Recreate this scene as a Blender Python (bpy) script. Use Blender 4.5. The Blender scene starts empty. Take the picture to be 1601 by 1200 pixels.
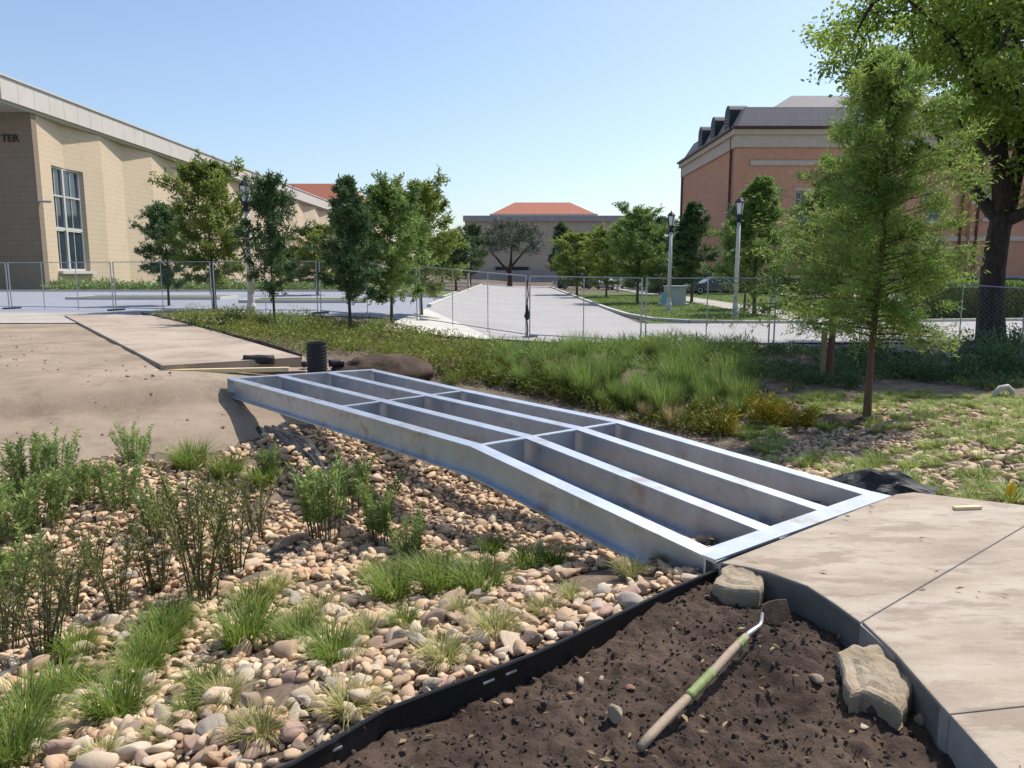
import bpy, bmesh, math, random
import numpy as np
from mathutils import Vector, Matrix

R = math.radians
rng = np.random.default_rng(11)
random.seed(11)
S = bpy.context.scene
COL = S.collection

# ------------------------------------------------------------------ camera, sky, sun, exposure
CAMH, PITCH, FPX = 1.65, R(8.43), 1180.0
cd = bpy.data.cameras.new("camera")
cam = bpy.data.objects.new("camera", cd)
COL.objects.link(cam)
cam.location = (0, 0, CAMH)
cam.rotation_euler = (R(90) - PITCH, 0, 0)
cd.sensor_width = 36.0
cd.lens = 36.0 * FPX / 1601.0
cd.clip_start = 0.05
cd.clip_end = 6000
S.camera = cam

SUN_EL = R(56)
SUN_AZ = math.atan2(0.75, 0.66)          # clockwise from +Y towards +X
SUND = Vector((math.sin(SUN_AZ) * math.cos(SUN_EL), math.cos(SUN_AZ) * math.cos(SUN_EL), math.sin(SUN_EL)))
W = bpy.data.worlds.new("World")
S.world = W
W.use_nodes = True
wt = W.node_tree
wt.nodes.clear()
sky = wt.nodes.new("ShaderNodeTexSky")
sky.sky_type = 'NISHITA'
sky.sun_disc = False
sky.sun_elevation = SUN_EL
sky.sun_rotation = SUN_AZ
sky.altitude = 150
sky.air_density = 1.0
sky.dust_density = 1.7
sky.ozone_density = 2.2
bg = wt.nodes.new("ShaderNodeBackground")
bg.inputs[1].default_value = 0.124
wo = wt.nodes.new("ShaderNodeOutputWorld")
wt.links.new(sky.outputs[0], bg.inputs[0])
wt.links.new(bg.outputs[0], wo.inputs[0])
sl = bpy.data.lights.new("sun", 'SUN')
sl.energy = 3.8
sl.angle = R(0.53)
sl.color = (1.0, 0.96, 0.90)
sun = bpy.data.objects.new("sun", sl)
COL.objects.link(sun)
sun.rotation_euler = SUND.to_track_quat('Z', 'Y').to_euler()
sun.location = (30, 30, 40)
S.view_settings.view_transform = 'Standard'
S.view_settings.look = 'None'
S.view_settings.exposure = 0.53
S.view_settings.gamma = 1.0
S.view_settings.use_curve_mapping = False
S.cycles.max_bounces = 6
S.cycles.transparent_max_bounces = 6

# ------------------------------------------------------------------ helpers: numbers
def P(px, py, z=0.0):
    """point of the place at height z that the photograph shows at pixel (px, py)"""
    dx = (px - 800.5) / FPX
    dy = -(py - 600.0) / FPX
    d = (dx, math.cos(PITCH) + dy * math.sin(PITCH), -math.sin(PITCH) + dy * math.cos(PITCH))
    t = (z - CAMH) / d[2]
    return np.array([d[0] * t, d[1] * t, z])

def PY(px, py, Y):
    dx = (px - 800.5) / FPX
    dy = -(py - 600.0) / FPX
    d = (dx, math.cos(PITCH) + dy * math.sin(PITCH), -math.sin(PITCH) + dy * math.cos(PITCH))
    t = Y / d[1]
    return np.array([d[0] * t, Y, CAMH + d[2] * t])

def pix(p):
    p = np.asarray(p, float)
    q = p - np.array([0, 0, CAMH])
    F = q[..., 1] * math.cos(PITCH) - q[..., 2] * math.sin(PITCH)
    U = q[..., 1] * math.sin(PITCH) + q[..., 2] * math.cos(PITCH)
    F = np.where(F < 0.05, 0.05, F)
    return 800.5 + FPX * q[..., 0] / F, 600.0 - FPX * U / F

_T = np.random.default_rng(3).random((256, 256))
def vnoise(x, y):
    x = np.asarray(x, float); y = np.asarray(y, float)
    xi = np.floor(x).astype(int); yi = np.floor(y).astype(int)
    fx = x - xi; fy = y - yi
    fx = fx * fx * (3 - 2 * fx); fy = fy * fy * (3 - 2 * fy)
    a = _T[xi & 255, yi & 255]; b = _T[(xi + 1) & 255, yi & 255]
    c = _T[xi & 255, (yi + 1) & 255]; d = _T[(xi + 1) & 255, (yi + 1) & 255]
    return (a * (1 - fx) + b * fx) * (1 - fy) + (c * (1 - fx) + d * fx) * fy
def fbm(x, y, sc=1.0, octv=4, seed=0.0):
    v = 0.0; a = 0.5; s = 1.0 / sc
    for i in range(octv):
        v = v + a * (vnoise(np.asarray(x) * s + 17.3 * i + seed * 7.7, np.asarray(y) * s + 5.1 * i + seed * 3.1) - 0.5)
        a *= 0.5; s *= 2.03
    return v * 2
def sstep(a, b, x):
    t = np.clip((np.asarray(x, float) - a) / (b - a), 0, 1)
    return t * t * (3 - 2 * t)
def inpoly(x, y, poly):
    x = np.asarray(x, float); y = np.asarray(y, float)
    r = np.zeros(x.shape, bool)
    n = len(poly)
    for i in range(n):
        x0, y0 = poly[i][0], poly[i][1]; x1, y1 = poly[(i + 1) % n][0], poly[(i + 1) % n][1]
        if y0 == y1: continue
        c = ((y0 > y) != (y1 > y)) & (x < (x1 - x0) * (y - y0) / (y1 - y0) + x0)
        r ^= c
    return r

# ------------------------------------------------------------------ helpers: meshes and objects
def rotz(a):
    c, s = math.cos(a), math.sin(a)
    return np.array([[c, -s, 0], [s, c, 0], [0, 0, 1.0]])

class MB:
    def __init__(self):
        self.v = []; self.f = []; self.t = []; self.n = 0
    def add(self, v, f, tint=0.5):
        v = np.asarray(v, float).reshape(-1, 3)
        if isinstance(f, np.ndarray):
            self.f.append(f + self.n)
        else:
            by = {}
            for q in f: by.setdefault(len(q), []).append(q)
            for q in by.values(): self.f.append(np.array(q, int) + self.n)
        self.v.append(v)
        self.t.append(np.broadcast_to(np.asarray(tint, float), (len(v),)))
        self.n += len(v)
        return self
    def box(self, c, s, rz=0.0, tint=0.5, R3=None):
        sx, sy, sz = s[0] / 2, s[1] / 2, s[2] / 2
        v = np.array([[x, y, z] for z in (-sz, sz) for y in (-sy, sy) for x in (-sx, sx)])
        v = v @ (rotz(rz).T if R3 is None else R3.T) + np.asarray(c, float)
        return self.add(v, [(0, 2, 3, 1), (4, 5, 7, 6), (0, 1, 5, 4), (2, 6, 7, 3), (0, 4, 6, 2), (1, 3, 7, 5)], tint)
    def prism(self, poly, z0, z1, tint=0.5):
        n = len(poly)
        v = [(p[0], p[1], z0) for p in poly] + [(p[0], p[1], z1) for p in poly]
        f = [tuple(range(n - 1, -1, -1)), tuple(range(n, 2 * n))] + [(i, (i + 1) % n, n + (i + 1) % n, n + i) for i in range(n)]
        return self.add(v, f, tint)
    def tube(self, pts, rad, k=6, tint=0.5, caps=True):
        pts = np.asarray(pts, float); m = len(pts)
        rad = np.broadcast_to(np.asarray(rad, float), (m,))
        tan = np.gradient(pts, axis=0)
        tan /= np.linalg.norm(tan, axis=1)[:, None] + 1e-9
        ref = np.array([0.31, 0.95, 0.05]) if abs(tan[0][2]) > 0.8 else np.array([0, 0, 1.0])
        a = np.cross(tan, ref); a /= np.linalg.norm(a, axis=1)[:, None] + 1e-9
        b = np.cross(tan, a)
        ang = np.arange(k) * 2 * math.pi / k
        v = pts[:, None] + rad[:, None, None] * (np.cos(ang)[None, :, None] * a[:, None] + np.sin(ang)[None, :, None] * b[:, None])
        i = np.arange(m - 1)[:, None] * k; j = np.arange(k)[None]; j2 = (j + 1) % k
        f = np.stack([i + j, i + k + j, i + k + j2, i + j2], -1).reshape(-1, 4)
        self.add(v.reshape(-1, 3), f, tint)
        if caps:
            self.f.append(np.array([list(range(k))]) + self.n - m * k)
            self.f.append(np.array([list(range(k - 1, -1, -1))]) + self.n - k)
        return self
    def lathe(self, prof, c=(0, 0, 0), k=14, tint=0.5):
        m = len(prof); ang = np.arange(k) * 2 * math.pi / k
        v = np.array([[r * math.cos(t) + c[0], r * math.sin(t) + c[1], z + c[2]] for r, z in prof for t in ang])
        i = np.arange(m - 1)[:, None] * k; j = np.arange(k)[None]; j2 = (j + 1) % k
        f = np.stack([i + j, i + j2, i + k + j2, i + k + j], -1).reshape(-1, 4)
        self.add(v, f, tint)
        self.f.append(np.array([list(range(k - 1, -1, -1))]) + self.n - m * k)
        self.f.append(np.array([list(range(k))]) + self.n - k)
        return self
    def mesh(self, name, mat=None, smooth=False):
        me = bpy.data.meshes.new(name)
        v = np.concatenate(self.v); t = np.concatenate(self.t)
        me.vertices.add(len(v)); me.vertices.foreach_set("co", v.astype(np.float32).ravel())
        ks = np.concatenate([np.full(len(q), q.shape[1]) for q in self.f])
        li = np.concatenate([q.ravel() for q in self.f])
        me.loops.add(len(li)); me.loops.foreach_set("vertex_index", li.astype(np.int32))
        me.polygons.add(len(ks))
        me.polygons.foreach_set("loop_start", np.concatenate([[0], np.cumsum(ks)[:-1]]).astype(np.int32))
        me.update(calc_edges=True)
        me.polygons.foreach_set("use_smooth", np.full(len(ks), bool(smooth)))
        at = me.attributes.new("tint", 'FLOAT', 'POINT')
        at.data.foreach_set("value", t.astype(np.float32))
        me.validate()
        if mat: me.materials.append(mat)
        return me
    def build(self, name, mat=None, parent=None, smooth=False):
        return link(name, self.mesh(name, mat, smooth), parent)

def link(name, me, parent=None, loc=None, rz=0.0, sc=None):
    o = bpy.data.objects.new(name, me)
    COL.objects.link(o)
    if parent: o.parent = parent
    if loc is not None: o.location = tuple(loc)
    if rz: o.rotation_euler = (0, 0, rz)
    if sc is not None: o.scale = (sc, sc, sc) if np.isscalar(sc) else tuple(sc)
    return o
def tag(o, label=None, cat=None, group=None, kind=None):
    if label: o['label'] = label
    if cat: o['category'] = cat
    if group: o['group'] = group
    if kind: o['kind'] = kind
    return o
def thing(name, label, cat, loc=(0, 0, 0), rz=0.0, group=None):
    o = link(name, None, None, loc, rz)
    o.empty_display_size = 0.2
    return tag(o, label, cat, group)
def struct(o): return tag(o, kind='structure')
def stuff(o): return tag(o, kind='stuff')
def dup(root, loc, rz=0.0, sc=None, label=None):
    r = root.copy(); COL.objects.link(r)
    r.location = tuple(loc); r.rotation_euler = (0, 0, rz)
    if sc is not None: r.scale = (sc, sc, sc) if np.isscalar(sc) else tuple(sc)
    if label: r['label'] = label
    for ch in root.children:
        c = ch.copy(); COL.objects.link(c); c.parent = r
        for g in ch.children:
            d = g.copy(); COL.objects.link(d); d.parent = c
    return r

# ------------------------------------------------------------------ materials
def mat(name, cols, scale=4.0, detail=6.0, rough=0.85, bump=0.0, bscale=None, metallic=0.0, coord='pos',
        tint=0.0, tcols=None, transl=0.0, stretch=None, brick=None, spots=None, spec=0.35, rand=0.0, contrast=(0.3, 0.7)):
    m = bpy.data.materials.new(name); m.use_nodes = True
    nt = m.node_tree; nt.nodes.clear(); N = nt.nodes.new; L = nt.links.new
    out = N("ShaderNodeOutputMaterial"); bs = N("ShaderNodeBsdfPrincipled")
    bs.inputs['Roughness'].default_value = rough
    bs.inputs['Metallic'].default_value = metallic
    bs.inputs['Specular IOR Level'].default_value = spec
    if coord == 'pos':
        co = N("ShaderNodeNewGeometry").outputs['Position']
    else:
        co = N("ShaderNodeTexCoord").outputs['Object']
    if stretch:
        mp = N("ShaderNodeMapping"); L(co, mp.inputs[0]); mp.inputs['Scale'].default_value = stretch; co = mp.outputs[0]
    def noise(sc, det=detail, ro=0.6):
        n = N("ShaderNodeTexNoise"); L(co, n.inputs['Vector']); n.inputs['Scale'].default_value = sc
        n.inputs['Detail'].default_value = det; n.inputs['Roughness'].default_value = ro
        return n.outputs['Fac']
    def ramp(fac, cs, lo, hi):
        r = N("ShaderNodeValToRGB"); L(fac, r.inputs[0]); e = r.color_ramp.elements
        e[0].position = lo; e[1].position = hi
        e[0].color = (*cs[0], 1); e[1].color = (*cs[-1], 1)
        for i, c in enumerate(cs[1:-1]):
            q = e.new(lo + (hi - lo) * (i + 1) / (len(cs) - 1)); q.color = (*c, 1)
        return r.outputs[0]
    def mix(a, b, fac, mode='MIX'):
        x = N("ShaderNodeMix"); x.data_type = 'RGBA'; x.blend_type = mode
        if hasattr(fac, 'links'): L(fac, x.inputs[0])
        else: x.inputs[0].default_value = fac
        for s, k in ((a, 6), (b, 7)):
            if hasattr(s, 'links'): L(s, x.inputs[k])
            else: x.inputs[k].default_value = (*s, 1)
        return x.outputs[2]
    nf = noise(scale)
    c = ramp(nf, cols, *contrast) if len(cols) > 1 else None
    if c is None:
        rg = N("ShaderNodeRGB"); rg.outputs[0].default_value = (*cols[0], 1); c = rg.outputs[0]
    if brick:
        bw, bh, mort, c2, mc = brick
        sx = N("ShaderNodeSeparateXYZ"); L(co, sx.inputs[0])
        ad = N("ShaderNodeMath"); L(sx.outputs[0], ad.inputs[0]); L(sx.outputs[1], ad.inputs[1])
        cb = N("ShaderNodeCombineXYZ"); L(ad.outputs[0], cb.inputs[0]); L(sx.outputs[2], cb.inputs[1])
        bt = N("ShaderNodeTexBrick"); L(cb.outputs[0], bt.inputs['Vector'])
        bt.inputs['Scale'].default_value = 1.0; bt.inputs['Brick Width'].default_value = bw
        bt.inputs['Row Height'].default_value = bh; bt.inputs['Mortar Size'].default_value = mort
        bt.inputs['Mortar Smooth'].default_value = 0.3
        L(c, bt.inputs['Color1']); bt.inputs['Color2'].default_value = (*c2, 1); bt.inputs['Mortar'].default_value = (*mc, 1)
        c = bt.outputs['Color']
    if tint:
        a = N("ShaderNodeAttribute"); a.attribute_name = "tint"
        tc = ramp(a.outputs['Fac'], tcols, 0.0, 1.0)
        c = mix(c, tc, tint)
    if rand:
        oi = N("ShaderNodeObjectInfo")
        mr = N("ShaderNodeMapRange"); L(oi.outputs['Random'], mr.inputs[0]); mr.inputs[3].default_value = 1 - rand; mr.inputs[4].default_value = 1 + rand
        hs = N("ShaderNodeHueSaturation"); L(mr.outputs[0], hs.inputs['Value']); L(c, hs.inputs['Color']); c = hs.outputs[0]
    if spots:
        for (sc, col, lo, hi, amt) in spots:
            f = ramp(noise(sc, 5.0, 0.65), [(0, 0, 0), (1, 1, 1)], lo, hi)
            mm = N("ShaderNodeMath"); mm.operation = 'MULTIPLY'; L(f, mm.inputs[0]); mm.inputs[1].default_value = amt
            c = mix(c, col, mm.outputs[0])
    L(c, bs.inputs['Base Color'])
    if bump:
        b = N("ShaderNodeBump"); b.inputs['Strength'].default_value = bump; b.inputs['Distance'].default_value = 0.02
        L(noise(bscale or scale * 4, 8.0, 0.7), b.inputs['Height']); L(b.outputs[0], bs.inputs['Normal'])
    if transl:
        tb = N("ShaderNodeBsdfTranslucent"); L(c, tb.inputs[0])
        ms = N("ShaderNodeMixShader"); ms.inputs[0].default_value = transl
        L(bs.outputs[0], ms.inputs[1]); L(tb.outputs[0], ms.inputs[2]); L(ms.outputs[0], out.inputs[0])
    else:
        L(bs.outputs[0], out.inputs[0])
    return m

M = {}
M['ground'] = mat("earth_and_mulch", [(.05, .035, .025), (.11, .08, .055), (.19, .15, .10)], 1.3, 9, .95, .7, 30, spots=[(7, (.25, .2, .14), .55, .7, .5)])
M['lawn'] = mat("lawn_grass", [(.05, .085, .02), (.085, .125, .035), (.15, .16, .06)], 1.1, 9, .95, .6, 40)
M['dirt'] = mat("dry_tan_dirt", [(0.208, 0.157, 0.110), (0.286, 0.218, 0.157), (0.353, 0.277, 0.203)], .8, 11, .95, .6, 35,
                spots=[(2.2, (0.181, 0.133, 0.092), .50, .66, .65), (.6, (0.374, 0.292, 0.215), .5, .68, .5), (25, (0.416, 0.331, 0.248), .58, .72, .5), (60, (0.135, 0.099, 0.069), .62, .74, .5)])
M['soil'] = mat("dark_moist_soil", [(0.032, 0.020, 0.013), (0.066, 0.041, 0.029), (0.116, 0.079, 0.055)], 3.0, 12, .95, .9, 60,
                spots=[(1.6, (0.127, 0.087, 0.060), .48, .7, .65), (45, (0.201, 0.144, 0.101), .63, .75, .4)])
M['bed'] = mat("stone_bed_earth", [(0.081, 0.057, 0.039), (0.176, 0.128, 0.091), (0.297, 0.223, 0.156)], 5, 10, .95, .9, 50)
M['stone'] = mat("river_stone", [(0.349, 0.234, 0.145), (0.489, 0.352, 0.227)], 9, 6, .8, .25, 40, coord='obj',
                 tint=.78, tcols=[(0.256, 0.170, 0.109), (0.535, 0.329, 0.190), (0.466, 0.340, 0.227), (0.675, 0.489, 0.299), (0.582, 0.383, 0.227), (0.746, 0.585, 0.390), (0.442, 0.352, 0.254)])
M['stone1'] = [mat("river_stone_%s" % n, [tuple(.75 * x for x in c), c], 9, 6, .8, .3, 40, coord='obj', rand=.15) for n, c in
               (("cream", (.60, .46, .32)), ("tan", (.50, .34, .22)), ("rose", (.44, .29, .22)), ("grey", (.42, .355, .29)), ("pale", (.62, .50, .37)), ("brown", (.32, .23, .17)))]
M['slab'] = mat("stained_concrete", [(0.260, 0.201, 0.145), (0.374, 0.304, 0.230), (0.457, 0.391, 0.310)], 1.8, 13, .8, .35, 70, stretch=(.7, 1.9, 1),
                spots=[(1.3, (0.519, 0.469, 0.400), .46, .66, .5), (2.6, (0.223, 0.160, 0.110), .50, .60, .65), (8, (0.239, 0.175, 0.120), .56, .66, .5), (30, (0.519, 0.464, 0.390), .60, .70, .4), (90, (0.176, 0.129, 0.090), .60, .70, .55)])
M['slabside'] = mat("concrete_edge", [(0.243, 0.228, 0.206), (0.340, 0.317, 0.282)], 6, 8, .9, .3, 40)
M['farpad'] = mat("old_concrete", [(0.292, 0.224, 0.168), (0.370, 0.299, 0.232), (0.430, 0.357, 0.280)], .9, 10, .9, .15, 40, spots=[(1.4, (0.206, 0.149, 0.112), .5, .7, .6)])
M['walk'] = mat("pale_concrete", [(0.332, 0.299, 0.256), (0.418, 0.378, 0.329)], .7, 9, .9, .1, 30)
M['road'] = mat("road_concrete", [(0.310, 0.291, 0.283), (0.364, 0.344, 0.333)], .35, 9, .9, .08, 30, spots=[(.5, (0.263, 0.245, 0.238), .55, .75, .5)])
M['lot'] = mat("parking_concrete", [(0.227, 0.236, 0.269), (0.271, 0.281, 0.314)], .3, 9, .9, .08, 30)
M['kerb'] = mat("kerb_concrete", [(.46, .44, .39), (.56, .53, .47)], 1.5, 8, .9, .1, 30)
M['edging'] = mat("black_plastic_edging", [(.006, .006, .007), (.014, .013, .013)], 8, 6, .5, .2, 20, spec=.35)
M['fabric'] = mat("black_landscape_fabric", [(.010, .010, .011), (.028, .027, .026)], 14, 6, .55, .3, 90)
M['steel'] = mat("primed_steel", [(0.407, 0.445, 0.504), (0.543, 0.580, 0.640)], 5, 10, .44, .10, 50, metallic=.75, spec=.5,
                 spots=[(2.6, (0.349, 0.250, 0.168), .57, .68, .6), (30, (0.291, 0.270, 0.252), .62, .72, .45), (18, (0.640, 0.660, 0.693), .62, .75, .4), (7, (0.252, 0.220, 0.200), .64, .74, .5)])
M['palesteel'] = mat("tan_stained_steel", [(.42, .36, .26), (.55, .48, .36)], 12, 6, .7)
M['rock'] = mat("limestone_chunk", [(0.264, 0.200, 0.130), (0.363, 0.286, 0.195), (0.440, 0.362, 0.260)], 5, 10, .95, .8, 30, coord='obj', spots=[(14, (0.242, 0.184, 0.130), .55, .7, .5)])
M['litter'] = mat("dry_leaf_litter", [(.20, .14, .07), (.34, .25, .14)], 30, 4, .9, tint=.7, tcols=[(.10, .065, .035), (.26, .18, .09), (.42, .33, .18)])
M['clod'] = mat("soil_clod", [(0.037, 0.025, 0.016), (0.090, 0.062, 0.043)], 12, 8, .95, .7, 60, tint=.5, tcols=[(0.053, 0.036, 0.025), (0.095, 0.068, 0.048), (0.212, 0.158, 0.114)])
M['wood'] = mat("weathered_ash_handle", [(.27, .19, .125), (.40, .31, .225)], 10, 8, .7, .2, 60, coord='obj', stretch=(8, 8, 1))
M['tape'] = mat("green_tape", [(.15, .19, .06), (.23, .28, .10)], 25, 6, .6, .2, 60)
M['toolsteel'] = mat("worn_tool_steel", [(.32, .32, .33), (.5, .5, .5)], 20, 6, .42, .1, 50, metallic=.8)
M['rust'] = mat("dirty_blade_steel", [(.03, .018, .014), (.085, .05, .036)], 16, 8, .8, .4, 50)
M['black'] = mat("black_plastic", [(.012, .013, .016), (.028, .029, .034)], 8, 5, .5, .1, 20)
M['redsteel'] = mat("rusty_red_bar", [(.17, .075, .055), (.3, .15, .11)], 9, 6, .8, .2, 40)
M['yellow'] = mat("yellow_plastic", [(.62, .40, .02), (.75, .5, .04)], 12, 4, .5)
M['palewood'] = mat("fresh_cut_wood", [(.62, .48, .25), (.72, .58, .34)], 9, 6, .7, .1, 60)
M['stakewood'] = mat("stake_wood", [(.24, .16, .08), (.36, .25, .13)], 9, 6, .8, .2, 60)
M['galv'] = mat("galvanised_tube", [(0.364, 0.377, 0.390), (0.520, 0.533, 0.546)], 5, 4, .45, 0, metallic=.6)
M['pole'] = mat("lamp_pole_concrete", [(.46, .45, .42), (.58, .56, .53)], 4, 6, .8, .1, 60)
M['lampblack'] = mat("lamp_black_paint", [(.015, .016, .018)], rough=.45)
M['lampglass'] = mat("lamp_milk_glass", [(.72, .74, .74)], rough=.3, spec=.5)
M['lime'] = mat("pale_limestone_blocks", [(.50, .385, .265), (.57, .45, .315), (.53, .42, .305)], .5, 8, .9, .1, 20, brick=(1.2, .4, .014, (.555, .44, .31), (.40, .31, .22)),
                spots=[(.25, (.60, .45, .30), .5, .7, .45)])
M['limeshade'] = mat("shaded_limestone_blocks", [(.22, .165, .115), (.28, .215, .155)], .6, 8, .9, .1, 20, brick=(1.2, .4, .012, (.25, .19, .135), (.17, .13, .09)))  # limestone coloured darker to give the front wall its deep shade
M['parapet'] = mat("precast_parapet", [(0.515, 0.468, 0.418), (0.580, 0.531, 0.479)], .6, 8, .9, .05, 20, spots=[(1.1, (0.460, 0.405, 0.365), .55, .75, .5)])
M['soffit'] = mat("soffit_plaster", [(.45, .42, .38)], rough=.9)
M['bronze'] = mat("bronze_letters", [(.05, .035, .02)], rough=.5)
M['brick'] = mat("orange_red_brick", [(0.528, 0.222, 0.128), (0.636, 0.293, 0.173), (0.576, 0.252, 0.150)], 1.2, 8, .9, .1, 20, brick=(.22, .075, .008, (0.480, 0.200, 0.117), (0.600, 0.469, 0.355)),
                 spots=[(.2, (0.624, 0.305, 0.177), .45, .7, .5)])
M['cast'] = mat("cast_stone_trim", [(.50, .42, .35), (.58, .49, .41)], 1.2, 6, .9)
M['plinth'] = mat("grey_stone_plinth", [(.42, .40, .40), (.50, .48, .47)], 1.2, 6, .9, brick=(1.4, .65, .015, (.44, .42, .42), (.3, .29, .28)))
M['slate'] = mat("grey_slate_roof", [(.17, .155, .16), (.25, .225, .225)], 2, 8, .8, .2, 20, brick=(.4, .2, .015, (.21, .19, .19), (.12, .11, .11)))
M['redroof'] = mat("red_tile_roof", [(.35, .115, .065), (.45, .16, .095)], 1.5, 8, .85, .2, 20, brick=(.35, .3, .03, (.38, .13, .075), (.22, .075, .05)))
M['taupe'] = mat("taupe_stucco", [(0.429, 0.365, 0.287), (0.507, 0.429, 0.342)], .3, 8, .9, .05, 10)
M['taupe2'] = mat("grey_fascia", [(0.312, 0.300, 0.294), (0.375, 0.362, 0.356)], .5, 6, .9)
M['frame'] = mat("white_window_frame", [(0.508, 0.492, 0.467)], rough=.6)
M['downpipe'] = mat("dark_red_downpipe", [(.08, .03, .025)], rough=.5)
M['darkgreen'] = mat("dark_louvre", [(.025, .032, .034)], rough=.6)
M['util'] = mat("grey_green_utility_paint", [(.36, .39, .37), (.42, .45, .43)], 3, 4, .6)
M['bluepanel'] = mat("pale_blue_panel", [(.22, .42, .52)], rough=.5)
M['tyre'] = mat("tyre_rubber", [(.02, .02, .02)], rough=.8)
M['bark'] = mat("brown_bark", [(.05, .036, .026), (.11, .082, .062)], 6, 10, .95, .9, 25, coord='obj', stretch=(4, 4, .8))
M['barkred'] = mat("reddish_young_bark", [(.12, .062, .038), (.22, .125, .08)], 8, 10, .9, .7, 30, coord='obj', stretch=(4, 4, .7))
M['barkdark'] = mat("dark_oak_bark", [(.028, .020, .016), (.085, .062, .048)], 5, 10, .95, 1.0, 18, coord='obj', stretch=(3, 3, .7))
def leafmat(name, t, tr=.4, rough=.55):
    return mat(name, [t[0], t[-1]], 3, 4, rough, 0, tint=.85, tcols=t, transl=tr, spec=.3, rand=.16)
M['l_cyp'] = leafmat("cypress_needles", [(0.088, 0.164, 0.042), (0.150, 0.254, 0.061), (0.230, 0.331, 0.087), (0.391, 0.398, 0.115)])
M['l_near'] = leafmat("near_cypress_needles", [(0.109, 0.194, 0.041), (0.188, 0.300, 0.061), (0.277, 0.388, 0.081), (0.475, 0.458, 0.122)], .45)
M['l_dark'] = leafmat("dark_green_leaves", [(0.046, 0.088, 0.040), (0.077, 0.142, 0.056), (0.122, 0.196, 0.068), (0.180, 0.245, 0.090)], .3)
M['l_yel'] = leafmat("yellow_green_leaves", [(0.113, 0.169, 0.031), (0.193, 0.253, 0.049), (0.274, 0.321, 0.069), (0.355, 0.355, 0.092)], .42)
M['l_oak'] = leafmat("oak_leaves", [(0.091, 0.164, 0.032), (0.181, 0.278, 0.047), (0.329, 0.424, 0.077), (0.572, 0.636, 0.131)], .55)
M['l_olive'] = leafmat("grey_olive_leaves", [(0.061, 0.079, 0.053), (0.096, 0.120, 0.079), (0.140, 0.166, 0.105)], .25)
M['b_green'] = leafmat("green_blades", [(0.095, 0.145, 0.023), (0.151, 0.225, 0.035), (0.206, 0.290, 0.050), (0.381, 0.377, 0.112)], .4)
M['b_yel'] = leafmat("yellowing_blades", [(0.198, 0.220, 0.057), (0.317, 0.324, 0.103), (0.475, 0.428, 0.182), (0.607, 0.518, 0.274)], .4)
M['b_lime'] = leafmat("light_sedge_blades", [(0.163, 0.226, 0.044), (0.257, 0.330, 0.078), (0.378, 0.436, 0.128), (0.541, 0.571, 0.207)], .4)
M['b_tall'] = leafmat("tall_grass_blades", [(0.091, 0.158, 0.033), (0.152, 0.238, 0.053), (0.228, 0.325, 0.079), (0.409, 0.427, 0.145)], .4)
M['b_dry'] = leafmat("dry_blades", [(0.360, 0.264, 0.120), (0.504, 0.396, 0.204), (0.624, 0.528, 0.312)], .35)
M['f_grey'] = leafmat("grey_green_foliage", [(0.133, 0.206, 0.060), (0.222, 0.308, 0.094), (0.310, 0.410, 0.118), (0.441, 0.526, 0.162)], .3)
M['f_stalk'] = leafmat("dark_olive_stalk_leaves", [(0.080, 0.099, 0.029), (0.149, 0.168, 0.048), (0.229, 0.246, 0.073), (0.375, 0.344, 0.128)], .3)
M['f_yel'] = leafmat("golden_foliage", [(0.192, 0.168, 0.018), (0.288, 0.240, 0.024), (0.408, 0.324, 0.036)], .4)
M['f_cover'] = leafmat("groundcover_foliage", [(0.068, 0.101, 0.016), (0.135, 0.169, 0.027), (0.203, 0.230, 0.038), (0.365, 0.324, 0.076)], .35)
M['f_rust'] = leafmat("rusty_groundcover", [(0.120, 0.108, 0.024), (0.204, 0.156, 0.036), (0.264, 0.168, 0.054)], .35)
M['stem'] = mat("plant_stems", [(.07, .06, .03), (.13, .10, .055)], 6, 5, .8)
def glassmat(name, base, rough=.06, spec=.8):
    return mat(name, [base], rough=rough, spec=spec)
M['glass'] = glassmat("window_glass", (.03, .045, .06), .05, .9)
M['glassdim'] = glassmat("dim_window_glass", (.10, .12, .12), .2, .6)
def carpaint(name, c):
    m = mat(name, [c], rough=.3, spec=.5)
    m.node_tree.nodes['Principled BSDF'].inputs['Coat Weight'].default_value = .6
    return m
M['car_dark'] = carpaint("dark_blue_car_paint", (.014, .018, .026))
M['car_white'] = carpaint("silver_car_paint", (.5, .51, .52))

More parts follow.
